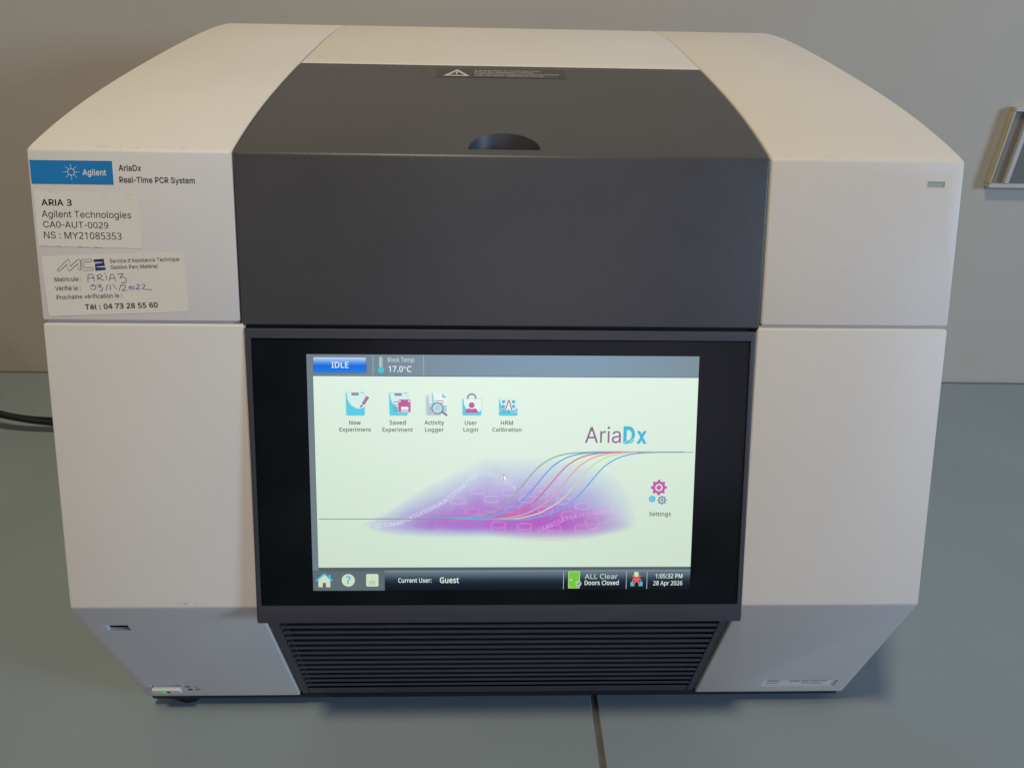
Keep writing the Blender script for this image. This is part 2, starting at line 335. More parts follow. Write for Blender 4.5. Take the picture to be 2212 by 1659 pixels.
plain_letters[71] = [520, [[269, -7, 236, -5, 205, 1, 176, 11, 149, 25, 125, 43, 104, 64, 85, 88, 69, 116, 57, 146, 47, 179, 42, 215, 40, 254, 42, 293, 47, 329, 57, 362, 69, 393, 85, 421, 103, 445, 125, 466, 149, 484, 175, 498, 203, 508, 233, 514, 265, 516, 285, 515, 304, 513, 322, 509, 340, 504, 358, 497, 374, 489, 389, 480, 403, 469, 416, 458, 429, 445, 439, 431, 449, 416, 458, 401, 465, 384, 470, 367, 474, 349, 408, 349, 404, 361, 399, 372, 393, 383, 387, 393, 380, 403, 373, 411, 365, 420, 356, 427, 347, 434, 337, 439, 326, 444, 315, 448, 304, 452, 291, 454, 279, 455, 265, 456, 243, 454, 222, 450, 202, 443, 183, 432, 166, 419, 150, 404, 137, 385, 125, 364, 116, 340, 109, 314, 105, 285, 103, 254, 105, 223, 109, 194, 116, 168, 125, 145, 137, 124, 151, 105, 166, 90, 184, 76, 203, 66, 224, 59, 246, 54, 269, 53, 290, 54, 309, 57, 328, 63, 345, 71, 360, 81, 374, 93, 386, 107, 396, 123, 404, 141, 410, 160, 414, 180, 415, 202, 434, 199, 283, 199, 283, 256, 478, 256, 478, 200, 476, 170, 471, 141, 463, 115, 451, 91, 436, 69, 419, 50, 399, 33, 377, 19, 352, 8, 326, 0, 298, -5]]]
plain_letters[72] = [517, [[60, 0, 60, 509, 125, 509, 125, 289, 392, 289, 392, 509, 457, 509, 457, 0, 392, 0, 392, 232, 125, 232, 125, 0]]]
plain_letters[73] = [175, [[55, 0, 120, 0, 120, 509, 55, 509]]]
plain_letters[75] = [467, [[104, 145, 104, 216, 139, 261, 174, 303, 212, 344, 364, 509, 448, 509, 231, 276, 228, 276], [60, 0, 60, 509, 125, 509, 125, 334, 124, 225, 125, 193, 125, 0], [372, 0, 188, 259, 228, 309, 449, 0]]]
plain_letters[77] = [628, [[60, 0, 60, 509, 152, 509, 277, 187, 287, 159, 299, 123, 311, 84, 322, 49, 307, 49, 318, 83, 330, 121, 342, 158, 352, 187, 476, 509, 568, 509, 568, 0, 504, 0, 504, 291, 504, 327, 505, 369, 506, 413, 507, 457, 513, 457, 498, 409, 482, 363, 467, 322, 456, 291, 342, 0, 286, 0, 170, 291, 159, 321, 145, 361, 129, 408, 112, 457, 119, 457, 120, 416, 121, 372, 122, 328, 122, 291, 122, 0]]]
plain_letters[78] = [523, [[60, 0, 60, 509, 136, 509, 343, 183, 363, 151, 388, 107, 414, 55, 405, 54, 401, 108, 399, 157, 399, 195, 399, 509, 463, 509, 463, 0, 387, 0, 202, 290, 177, 331, 148, 381, 108, 452, 119, 454, 122, 384, 124, 328, 125, 291, 125, 0]]]
plain_letters[80] = [445, [[60, 0, 60, 509, 235, 509, 263, 507, 289, 503, 312, 497, 332, 487, 350, 476, 366, 462, 379, 447, 390, 430, 398, 411, 404, 391, 407, 370, 409, 348, 407, 325, 404, 304, 398, 284, 390, 265, 379, 248, 366, 233, 350, 219, 332, 207, 312, 198, 289, 191, 263, 187, 235, 186, 109, 186, 109, 242, 233, 242, 252, 243, 269, 246, 284, 250, 297, 256, 308, 264, 318, 272, 327, 282, 333, 294, 338, 306, 342, 319, 344, 333, 344, 348, 344, 362, 342, 376, 338, 389, 333, 402, 326, 413, 318, 423, 308, 431, 297, 439, 284, 444, 268, 449, 251, 451, 232, 452, 125, 452, 125, 0]]]
plain_letters[82] = [449, [[60, 0, 60, 509, 236, 509, 264, 507, 290, 504, 313, 497, 333, 489, 351, 478, 367, 465, 380, 450, 390, 433, 399, 415, 405, 395, 408, 374, 409, 352, 408, 330, 405, 309, 399, 290, 390, 271, 380, 255, 367, 240, 351, 228, 333, 217, 312, 209, 289, 203, 264, 199, 236, 198, 96, 198, 96, 255, 234, 255, 252, 256, 269, 258, 284, 262, 298, 267, 309, 273, 319, 281, 327, 290, 334, 300, 339, 312, 342, 324, 344, 338, 345, 352, 344, 367, 342, 380, 339, 393, 334, 405, 327, 415, 319, 425, 309, 433, 298, 440, 284, 445, 269, 449, 252, 451, 233, 452, 125, 452, 125, 0], [353, 0, 230, 229, 303, 229, 428, 0]]]
plain_letters[83] = [447, [[224, -9, 197, -8, 172, -4, 149, 1, 128, 9, 108, 19, 91, 31, 76, 45, 64, 60, 54, 77, 46, 96, 41, 115, 38, 137, 104, 137, 107, 123, 110, 110, 116, 98, 123, 88, 132, 79, 142, 71, 154, 64, 166, 59, 180, 55, 194, 52, 209, 50, 224, 49, 241, 50, 257, 52, 272, 55, 286, 60, 299, 66, 311, 74, 321, 82, 329, 92, 336, 102, 341, 114, 345, 126, 346, 139, 345, 151, 342, 161, 338, 171, 332, 179, 325, 186, 316, 193, 307, 199, 296, 205, 245, 222, 184, 239, 154, 249, 128, 260, 105, 274, 86, 289, 71, 307, 60, 326, 54, 348, 52, 372, 53, 393, 58, 413, 65, 431, 75, 448, 87, 463, 102, 476, 119, 488, 138, 498, 158, 506, 180, 511, 203, 514, 227, 516, 252, 514, 275, 511, 296, 505, 316, 498, 334, 488, 351, 476, 365, 463, 377, 449, 387, 433, 394, 415, 399, 397, 401, 378, 337, 378, 334, 396, 326, 412, 316, 426, 302, 437, 286, 447, 267, 453, 247, 457, 225, 459, 209, 458, 194, 456, 180, 452, 167, 448, 156, 442, 145, 435, 136, 427, 129, 418, 123, 409, 118, 398, 116, 387, 115, 376, 116, 363, 119, 352, 124, 342, 131, 334, 139, 326, 148, 319, 158, 313, 169, 308, 212, 293, 264, 279, 312, 264, 324, 258, 336, 252, 347, 245, 359, 238, 369, 229, 379, 220, 387, 209, 395, 198, 401, 185, 405, 171, 407, 155, 408, 139, 407, 118, 403, 99, 396, 81, 386, 64, 374, 48, 360, 34, 343, 21, 323, 11, 302, 2, 278, -4, 252, -8]]]
plain_letters[84] = [449, [[32, 452, 32, 509, 417, 509, 417, 452, 257, 452, 257, 0, 193, 0, 193, 452]]]
plain_letters[85] = [517, [[259, -8, 230, -7, 203, -2, 177, 5, 154, 15, 133, 28, 114, 43, 98, 60, 85, 80, 74, 101, 66, 124, 62, 148, 60, 173, 60, 509, 124, 509, 124, 178, 125, 160, 128, 144, 133, 128, 141, 113, 150, 99, 160, 87, 173, 77, 187, 68, 203, 61, 220, 56, 239, 53, 259, 52, 279, 53, 298, 56, 315, 61, 331, 68, 345, 77, 357, 87, 368, 99, 377, 113, 384, 128, 389, 144, 392, 160, 393, 178, 393, 509, 457, 509, 457, 173, 456, 148, 451, 124, 443, 101, 433, 80, 419, 60, 403, 43, 384, 28, 363, 15, 340, 5, 315, -2, 288, -7]]]
plain_letters[86] = [480, [[204, 0, 16, 509, 84, 509, 192, 206, 215, 137, 248, 31, 235, 31, 267, 138, 290, 206, 395, 509, 463, 509, 278, 0]]]
plain_letters[89] = [472, [[203, 0, 203, 208, 16, 509, 91, 509, 192, 344, 222, 292, 250, 230, 224, 230, 251, 293, 280, 344, 381, 509, 455, 509, 268, 208, 268, 0]]]
plain_letters[97] = [389, [[160, -9, 142, -8, 126, -5, 110, -1, 94, 5, 80, 12, 68, 22, 57, 32, 48, 45, 40, 58, 35, 73, 31, 90, 30, 108, 31, 123, 34, 138, 38, 150, 43, 161, 50, 171, 58, 179, 67, 187, 78, 193, 89, 199, 100, 203, 112, 207, 125, 211, 178, 220, 234, 227, 265, 235, 276, 255, 276, 257, 275, 268, 273, 279, 271, 288, 267, 297, 262, 304, 256, 311, 248, 317, 240, 322, 230, 326, 220, 329, 208, 330, 196, 331, 183, 330, 171, 329, 159, 326, 149, 322, 118, 301, 100, 274, 41, 291, 48, 308, 57, 322, 67, 335, 79, 346, 91, 355, 104, 364, 118, 370, 133, 375, 148, 379, 163, 382, 179, 384, 194, 384, 239, 379, 251, 376, 263, 372, 275, 367, 286, 360, 296, 353, 306, 343, 315, 333, 322, 320, 329, 306, 333, 290, 336, 272, 337, 251, 337, 0, 277, 0, 277, 52, 272, 52, 252, 25, 244, 18, 236, 12, 226, 6, 215, 1, 203, -3, 190, -6, 176, -8], [170, 45, 187, 46, 202, 49, 216, 53, 228, 59, 239, 66, 248, 74, 257, 83, 263, 93, 269, 104, 272, 115, 275, 126, 276, 138, 276, 190, 259, 182, 231, 176, 200, 171, 175, 168, 134, 159, 125, 155, 117, 150, 110, 145, 103, 139, 98, 132, 95, 124, 93, 115, 92, 105, 92, 95, 94, 87, 98, 79, 102, 72, 107, 66, 114, 61, 121, 56, 130, 52, 139, 49, 149, 47, 159, 46]]]
plain_letters[98] = [424, [[229, -8, 213, -7, 198, -5, 184, -1, 172, 4, 162, 10, 153, 17, 145, 24, 138, 31, 118, 59, 112, 59, 112, 0, 53, 0, 53, 509, 114, 509, 114, 319, 118, 319, 137, 346, 144, 353, 152, 360, 161, 367, 171, 373, 183, 378, 197, 381, 212, 384, 229, 384, 252, 383, 274, 378, 294, 371, 313, 361, 330, 347, 345, 332, 359, 313, 370, 293, 379, 270, 385, 245, 389, 218, 390, 189, 389, 160, 385, 133, 379, 108, 370, 84, 359, 64, 346, 45, 330, 29, 313, 16, 294, 5, 274, -2, 252, -7], [220, 47, 237, 48, 253, 51, 267, 57, 279, 66, 291, 76, 301, 88, 309, 101, 316, 117, 321, 133, 325, 151, 327, 170, 328, 189, 327, 209, 325, 227, 321, 245, 316, 261, 309, 276, 301, 290, 291, 301, 280, 311, 267, 319, 253, 325, 237, 329, 220, 330, 203, 329, 188, 325, 174, 320, 161, 312, 150, 302, 140, 291, 132, 278, 125, 263, 120, 247, 116, 229, 113, 210, 113, 189, 113, 169, 116, 150, 120, 132, 125, 115, 132, 100, 140, 86, 150, 75, 162, 65, 174, 57, 188, 51, 204, 48]]]
plain_letters[99] = [396, [[207, -8, 182, -7, 159, -2, 137, 6, 117, 16, 98, 30, 82, 46, 68, 64, 56, 85, 46, 108, 40, 133, 36, 159, 34, 187, 36, 216, 40, 243, 46, 268, 56, 291, 68, 312, 82, 330, 98, 346, 117, 360, 137, 371, 159, 378, 182, 383, 207, 384, 221, 384, 234, 383, 247, 380, 260, 377, 272, 373, 284, 368, 295, 362, 305, 356, 315, 349, 324, 341, 332, 332, 340, 322, 347, 312, 353, 301, 358, 289, 362, 277, 303, 262, 290, 289, 270, 311, 242, 325, 207, 330, 189, 329, 173, 325, 158, 319, 145, 310, 134, 300, 124, 287, 115, 274, 108, 258, 103, 242, 99, 224, 97, 206, 96, 187, 97, 169, 99, 151, 103, 134, 108, 117, 115, 102, 124, 89, 134, 76, 145, 66, 158, 57, 173, 51, 189, 48, 207, 46, 243, 52, 271, 66, 292, 89, 304, 117, 363, 102, 359, 90, 354, 78, 348, 67, 341, 56, 334, 46, 325, 37, 316, 29, 306, 21, 296, 15, 285, 9, 273, 4, 261, -1, 248, -4, 235, -6, 221, -8]]]
plain_letters[100] = [424, [[195, -8, 172, -7, 151, -2, 130, 5, 111, 16, 94, 29, 79, 45, 66, 64, 55, 84, 46, 108, 39, 133, 35, 160, 34, 189, 35, 218, 39, 245, 46, 270, 55, 293, 66, 313, 79, 332, 95, 347, 112, 361, 131, 371, 151, 378, 173, 383, 196, 384, 213, 384, 228, 381, 241, 378, 253, 373, 263, 367, 272, 360, 280, 353, 287, 346, 306, 319, 311, 319, 311, 509, 372, 509, 372, 0, 313, 0, 313, 59, 307, 59, 287, 31, 280, 24, 272, 17, 263, 10, 252, 4, 241, -1, 227, -5, 212, -7], [205, 47, 221, 48, 236, 51, 250, 57, 263, 65, 274, 75, 284, 86, 293, 100, 299, 115, 305, 132, 309, 150, 311, 169, 312, 189, 311, 210, 309, 229, 305, 247, 300, 263, 293, 278, 284, 291, 275, 302, 263, 312, 251, 320, 237, 325, 221, 329, 205, 330, 187, 329, 172, 325, 157, 319, 145, 311, 133, 301, 124, 290, 115, 276, 108, 261, 103, 245, 99, 227, 97, 209, 96, 189, 97, 170, 99, 151, 103, 133, 109, 117, 115, 101, 124, 88, 134, 76, 145, 66, 158, 57, 172, 51, 188, 48]]]
plain_letters[101] = [404, [[212, -8, 185, -7, 161, -2, 138, 6, 117, 16, 98, 30, 82, 46, 68, 64, 56, 85, 46, 108, 40, 132, 35, 159, 34, 187, 35, 215, 39, 242, 46, 267, 55, 290, 67, 311, 81, 329, 97, 346, 115, 359, 135, 370, 157, 378, 180, 383, 205, 384, 221, 384, 236, 382, 251, 379, 266, 374, 280, 368, 294, 361, 307, 351, 319, 341, 331, 329, 341, 315, 350, 299, 357, 282, 363, 263, 368, 242, 370, 219, 371, 194, 371, 169, 75, 169, 75, 221, 338, 221, 310, 202, 309, 220, 307, 237, 303, 254, 298, 269, 291, 282, 283, 294, 273, 305, 263, 314, 250, 321, 237, 326, 222, 329, 205, 330, 189, 329, 173, 326, 159, 321, 146, 313, 135, 304, 125, 294, 116, 282, 109, 270, 103, 256, 99, 241, 97, 226, 96, 211, 96, 178, 97, 157, 100, 139, 104, 122, 110, 106, 118, 92, 128, 80, 139, 70, 151, 61, 165, 55, 179, 50, 195, 47, 212, 46, 224, 47, 234, 48, 244, 50, 254, 53, 263, 56, 271, 61, 278, 66, 285, 73, 292, 80, 297, 88, 302, 96, 306, 105, 365, 91, 360, 77, 353, 63, 345, 51, 335, 39, 324, 29, 311, 19, 298, 11, 283, 4, 266, -1, 249, -5, 231, -7]]]
plain_letters[102] = [254, [[228, 379, 228, 327, 6, 327, 6, 379], [81, 0, 81, 432, 82, 447, 84, 461, 89, 474, 96, 486, 104, 496, 113, 505, 124, 513, 135, 519, 148, 524, 161, 527, 174, 529, 187, 530, 222, 527, 243, 521, 227, 468, 215, 472, 195, 474, 182, 473, 171, 470, 162, 466, 154, 460, 149, 452, 145, 443, 142, 431, 142, 419, 142, 0]]]
plain_letters[103] = [425, [[207, -151, 187, -150, 168, -148, 150, -144, 134, -140, 119, -134, 105, -127, 93, -119, 82, -110, 73, -101, 64, -91, 57, -80, 51, -69, 101, -41, 122, -66, 128, -72, 136, -78, 145, -83, 154, -88, 165, -92, 178, -95, 192, -97, 207, -97, 229, -96, 249, -92, 267, -85, 282, -75, 295, -62, 304, -47, 310, -28, 311, -6, 311, 68, 306, 68, 287, 41, 280, 34, 272, 28, 263, 21, 252, 16, 241, 11, 227, 8, 212, 5, 195, 5, 173, 6, 152, 10, 132, 17, 113, 27, 95, 39, 80, 53, 67, 71, 55, 90, 46, 112, 39, 136, 35, 163, 34, 191, 35, 220, 39, 246, 46, 271, 55, 293, 66, 314, 80, 332, 95, 347, 112, 361, 131, 371, 152, 378, 173, 383, 196, 384, 213, 384, 228, 382, 242, 378, 253, 373, 264, 367, 273, 360, 281, 353, 288, 346, 308, 319, 313, 319, 313, 379, 372, 379, 372, -9, 371, -32, 367, -54, 360, -73, 350, -90, 338, -104, 324, -117, 308, -127, 291, -136, 271, -142, 251, -147, 229, -150], [205, 59, 222, 60, 237, 63, 251, 68, 264, 75, 275, 84, 285, 95, 293, 107, 300, 121, 305, 137, 309, 154, 312, 172, 312, 193, 312, 212, 309, 231, 305, 248, 300, 264, 293, 278, 285, 291, 275, 303, 264, 312, 251, 320, 237, 325, 222, 329, 205, 330, 188, 329, 172, 325, 158, 320, 145, 312, 134, 302, 124, 290, 115, 277, 109, 262, 103, 246, 99, 229, 97, 212, 96, 193, 97, 173, 99, 155, 103, 138, 109, 123, 116, 108, 124, 96, 134, 85, 145, 76, 158, 68, 172, 63, 188, 60]]]
plain_letters[104] = [410, [[114, 227, 114, 0, 53, 0, 53, 509, 114, 509, 114, 287, 102, 287, 112, 312, 124, 332, 137, 349, 152, 362, 169, 372, 187, 379, 207, 383, 227, 384, 246, 383, 264, 380, 280, 376, 295, 369, 309, 360, 321, 349, 332, 336, 341, 321, 348, 304, 353, 285, 356, 264, 357, 240, 357, 0, 296, 0, 296, 235, 295, 256, 290, 275, 283, 291, 273, 304, 260, 315, 246, 323, 229, 328, 210, 329, 197, 328, 184, 326, 172, 322, 161, 317, 150, 311, 141, 303, 133, 293, 126, 283, 121, 271, 117, 257, 114, 243]]]
plain_letters[105] = [167, [[53, 0, 53, 379, 114, 379, 114, 0], [84, 443, 75, 444, 67, 446, 60, 449, 54, 455, 48, 461, 44, 468, 42, 475, 41, 483, 42, 491, 44, 499, 48, 506, 54, 512, 60, 517, 67, 521, 75, 523, 84, 524, 92, 523, 100, 521, 107, 517, 114, 512, 119, 506, 123, 499, 126, 491, 126, 483, 126, 475, 123, 468, 119, 461, 114, 455, 107, 449, 100, 446, 92, 444]]]
plain_letters[106] = [167, [[53, 379, 114, 379, 114, -30, 113, -47, 111, -63, 107, -77, 102, -90, 95, -102, 86, -113, 76, -122, 65, -129, 52, -135, 37, -139, 21, -142, 4, -143, -10, -143, -10, -87, 2, -87, 14, -86, 25, -83, 34, -78, 40, -72, 46, -64, 50, -54, 52, -42, 53, -29], [83, 443, 75, 444, 67, 446, 60, 449, 53, 455, 48, 461, 44, 468, 42, 475, 41, 483, 42, 491, 44, 499, 48, 506, 53, 512, 60, 517, 67, 521, 75, 523, 83, 524, 92, 523, 100, 521, 107, 517, 114, 512, 119, 506, 123, 499, 125, 491, 126, 483, 125, 475, 123, 468, 119, 461, 114, 455, 107, 449, 100, 446, 92, 444]]]
plain_letters[107] = [381, [[110, 137, 110, 212, 121, 212, 284, 379, 360, 379, 184, 199, 177, 199], [53, 0, 53, 509, 114, 509, 114, 0], [294, 0, 148, 186, 191, 229, 372, 0]]]
plain_letters[108] = [189, [[139, -2, 119, -1, 101, 3, 86, 10, 74, 20, 65, 33, 58, 47, 54, 65, 53, 84, 53, 509, 114, 509, 114, 99, 114, 87, 115, 77, 117, 68, 120, 62, 124, 58, 130, 54, 137, 53, 146, 52, 160, 53, 170, 54, 181, 3, 162, -1]]]
plain_letters[109] = [610, [[53, 0, 53, 379, 112, 379, 112, 295, 108, 295, 112, 310, 118, 323, 125, 335, 132, 346, 141, 355, 151, 363, 161, 370, 172, 376, 183, 380, 195, 384, 207, 386, 219, 386, 239, 385, 257, 380, 273, 372, 287, 361, 299, 347, 309, 331, 316, 314, 321, 295, 312, 295, 317, 308, 322, 321, 329, 332, 337, 343, 347, 353, 357, 361, 368, 369, 381, 375, 394, 380, 407, 383, 422, 385, 437, 386, 453, 385, 468, 383, 483, 378, 497, 372, 510, 364, 522, 354, 532, 342, 541, 328, 548, 313, 553, 296, 556, 276, 557, 255, 557, 0, 496, 0, 496, 254, 494, 273, 490, 289, 483, 302, 473, 313, 460, 321, 447, 326, 433, 329, 419, 330, 406, 330, 395, 328, 384, 324, 374, 320, 365, 314, 358, 307, 351, 299, 345, 290, 341, 280, 338, 270, 336, 259, 335, 247, 335, 0, 274, 0, 274, 260, 273, 275, 269, 288, 262, 301, 253, 311, 242, 320, 229, 326, 215, 329, 199, 330, 188, 330, 178, 328, 168, 325, 158, 320, 148, 314, 140, 307, 132, 299, 126, 289, 121, 278, 117, 266, 114, 253, 114, 238, 114, 0]]]
plain_letters[110] = [410, [[114, 227, 114, 0, 53, 0, 53, 379, 112, 379, 112, 287, 102, 287, 112, 312, 124, 332, 137, 349, 152, 362, 169, 372, 187, 379, 207, 383, 227, 384, 246, 383, 264, 380, 280, 376, 295, 369, 309, 360, 321, 349, 332, 336, 341, 321, 348, 304, 353, 285, 356, 264, 357, 240, 357, 0, 296, 0, 296, 235, 295, 256, 290, 275, 283, 291, 273, 304, 260, 315, 246, 323, 229, 328, 210, 329, 197, 328, 184, 326, 172, 322, 161, 317, 150, 311, 141, 303, 133, 293, 126, 283, 121, 271, 117, 257, 114, 243]]]
plain_letters[111] = [415, [[207, -8, 182, -7, 159, -2, 137, 6, 117, 16, 98, 30, 82, 46, 68, 64, 56, 85, 46, 108, 40, 133, 36, 159, 34, 187, 36, 216, 40, 243, 46, 268, 56, 291, 68, 312, 82, 330, 98, 346, 117, 360, 137, 371, 159, 378, 182, 383, 207, 384, 233, 383, 256, 378, 278, 371, 299, 360, 317, 346, 333, 330, 347, 312, 359, 291, 369, 268, 376, 243, 380, 216, 381, 187, 380, 159, 376, 133, 369, 108, 359, 85, 347, 64, 333, 46, 317, 30, 299, 16, 278, 6, 256, -2, 233, -7], [207, 46, 226, 48, 242, 51, 257, 57, 270, 66, 282, 76, 292, 89, 300, 102, 307, 117, 312, 134, 316, 151, 318, 169, 319, 187, 318, 206, 316, 224, 312, 242, 307, 258, 300, 274, 292, 287, 282, 300, 270, 310, 257, 319, 242, 325, 226, 329, 207, 330, 189, 329, 173, 325, 158, 319, 145, 310, 134, 300, 124, 287, 115, 274, 108, 258, 103, 242, 99, 224, 97, 206, 96, 187, 97, 169, 99, 151, 103, 134, 108, 117, 115, 102, 124, 89, 134, 76, 145, 66, 158, 57, 173, 51, 189, 48]]]
plain_letters[112] = [424, [[53, -143, 53, 379, 112, 379, 112, 319, 118, 319, 137, 346, 144, 353, 152, 360, 161, 367, 171, 373, 183, 378, 197, 381, 212, 384, 229, 384, 252, 383, 274, 378, 294, 371, 313, 361, 330, 347, 345, 332, 359, 313, 370, 293, 379, 270, 385, 245, 389, 218, 390, 189, 389, 160, 385, 133, 379, 108, 370, 84, 359, 64, 346, 45, 330, 29, 313, 16, 294, 5, 274, -2, 252, -7, 229, -8, 213, -7, 198, -5, 184, -1, 173, 4, 162, 10, 153, 17, 145, 24, 138, 31, 118, 59, 114, 59, 114, -143], [220, 47, 237, 48, 253, 51, 267, 57, 279, 66, 291, 76, 301, 88, 309, 101, 316, 117, 321, 133, 325, 151, 327, 170, 328, 189, 327, 209, 325, 227, 321, 245, 316, 261, 309, 276, 301, 290, 291, 301, 280, 311, 267, 319, 253, 325, 237, 329, 220, 330, 203, 329, 188, 325, 174, 320, 161, 312, 150, 302, 140, 291, 132, 278, 125, 263, 120, 247, 116, 229, 113, 210, 113, 189, 113, 169, 116, 150, 120, 132, 125, 115, 132, 100, 140, 86, 150, 75, 162, 65, 174, 57, 188, 51, 204, 48]]]
plain_letters[113] = [424, [[372, -143, 311, -143, 311, 59, 306, 59, 287, 31, 280, 24, 272, 17, 263, 10, 252, 4, 241, -1, 227, -5, 212, -7, 195, -8, 172, -7, 151, -2, 130, 5, 111, 16, 94, 29, 79, 45, 66, 64, 55, 84, 46, 108, 39, 133, 35, 160, 34, 189, 35, 218, 39, 245, 46, 270, 55, 293, 66, 313, 79, 332, 95, 347, 112, 361, 131, 371, 151, 378, 173, 383, 196, 384, 213, 384, 228, 381, 241, 378, 253, 373, 263, 367, 272, 360, 280, 353, 287, 346, 307, 319, 313, 319, 313, 379, 372, 379], [205, 47, 221, 48, 236, 51, 250, 57, 263, 65, 274, 75, 284, 86, 293, 100, 299, 115, 305, 132, 309, 150, 311, 169, 312, 189, 311, 210, 309, 229, 305, 247, 300, 263, 293, 278, 284, 291, 275, 302, 263, 312, 251, 320, 237, 325, 221, 329, 205, 330, 187, 329, 172, 325, 157, 319, 145, 311, 133, 301, 124, 290, 115, 276, 108, 261, 103, 245, 99, 227, 97, 209, 96, 189, 97, 170, 99, 151, 103, 133, 109, 117, 115, 101, 124, 88, 134, 76, 145, 66, 158, 57, 172, 51, 188, 48]]]
plain_letters[114] = [259, [[53, 0, 53, 379, 112, 379, 112, 321, 115, 321, 122, 335, 130, 347, 140, 358, 152, 367, 166, 375, 181, 380, 196, 384, 213, 385, 229, 384, 243, 384, 243, 322, 230, 324, 207, 326, 194, 325, 182, 323, 170, 319, 159, 315, 149, 309, 140, 301, 132, 293, 126, 284, 121, 273, 117, 262, 114, 250, 114, 237, 114, 0]]]
plain_letters[115] = [365, [[182, -8, 163, -7, 145, -5, 128, -2, 112, 3, 98, 10, 84, 18, 72, 27, 62, 38, 53, 50, 45, 63, 40, 78, 36, 94, 94, 107, 99, 92, 105, 79, 114, 69, 124, 60, 136, 54, 150, 49, 165, 46, 181, 45, 200, 46, 217, 50, 232, 55, 244, 62, 255, 71, 262, 81, 267, 91, 268, 103, 267, 112, 265, 121, 260, 129, 254, 136, 246, 142, 237, 147, 225, 151, 212, 155, 149, 170, 125, 177, 104, 186, 87, 196, 72, 208, 61, 222, 53, 237, 48, 255, 47, 274, 48, 290, 51, 305, 57, 319, 65, 332, 75, 343, 87, 354, 100, 363, 115, 370, 131, 377, 149, 381, 167, 384, 187, 384, 206, 384, 223, 381, 239, 378, 254, 372, 267, 366, 279, 358, 290, 349, 299, 339, 307, 328, 314, 316, 319, 303, 324, 290, 268, 277, 264, 288, 258, 298, 251, 307, 243, 316, 232, 323, 219, 328, 205, 331, 187, 333, 171, 332, 156, 329, 143, 324, 131, 317, 121, 308, 114, 299, 110, 289, 109, 277, 110, 267, 112, 258, 117, 250, 124, 243, 133, 237, 144, 232, 157, 227, 172, 223, 229, 209, 254, 202, 275, 194, 292, 183, 306, 171, 317, 158, 325, 142, 330, 125, 331, 107, 330, 90, 326, 75, 321, 61, 312, 47, 302, 35, 290, 24, 276, 15, 260, 6, 242, 0, 223, -5, 203, -7]]]
plain_letters[116] = [227, [[204, 379, 204, 327, 6, 327, 6, 379], [65, 471, 126, 471, 126, 98, 127, 86, 128, 76, 132, 68, 136, 61, 142, 56, 150, 53, 159, 51, 170, 50, 185, 51, 202, 54, 213, 2, 192, -3, 168, -4, 145, -3, 125, 2, 107, 10, 92, 21, 80, 35, 72, 52, 67, 71, 65, 93]]]
plain_letters[117] = [410, [[182, -5, 164, -4, 146, -1, 130, 4, 115, 11, 101, 20, 89, 31, 78, 44, 69, 59, 62, 76, 57, 95, 54, 116, 53, 139, 53, 379, 114, 379, 114, 144, 115, 123, 119, 105, 127, 89, 137, 75, 150, 64, 164, 56, 181, 52, 200, 50, 213, 51, 226, 53, 238, 57, 249, 62, 259, 69, 268, 77, 276, 86, 283, 97, 289, 109, 293, 122, 295, 137, 296, 153, 296, 379, 357, 379, 357, 0, 298, 0, 298, 92, 307, 92, 297, 67, 286, 47, 272, 30, 257, 17, 240, 7, 222, 0, 203, -4]]]
plain_letters[118] = [389, [[163, 0, 17, 379, 84, 379, 165, 155, 187, 87, 206, 21, 184, 21, 203, 87, 224, 155, 305, 379, 371, 379, 226, 0]]]
plain_letters[119] = [567, [[138, 0, 23, 379, 87, 379, 133, 214, 154, 137, 175, 41, 165, 41, 186, 135, 206, 214, 252, 379, 316, 379, 362, 214, 382, 136, 402, 41, 391, 41, 413, 135, 434, 214, 480, 379, 545, 379, 429, 0, 368, 0, 319, 172, 305, 225, 291, 280, 277, 338, 291, 338, 277, 280, 263, 225, 248, 172, 199, 0]]]
plain_letters[120] = [379, [[21, 0, 171, 218, 171, 171, 29, 379, 100, 379, 147, 306, 179, 253, 207, 206, 175, 206, 202, 253, 233, 306, 282, 379, 352, 379, 209, 169, 209, 214, 358, 0, 287, 0, 231, 85, 200, 136, 173, 182, 205, 182, 178, 136, 148, 85, 91, 0]]]
plain_letters[121] = [389, [[47, -139, 61, -86, 71, -87, 104, -89, 111, -87, 118, -84, 124, -80, 130, -74, 136, -67, 141, -58, 146, -48, 151, -36, 163, -1, 17, 379, 84, 379, 165, 155, 187, 87, 206, 21, 184, 21, 202, 87, 224, 155, 305, 379, 371, 379, 204, -58, 198, -72, 191, -85, 184, -97, 177, -107, 168, -116, 159, -124, 150, -130, 139, -136, 128, -140, 117, -143, 104, -145, 91, -145, 65, -143]]]
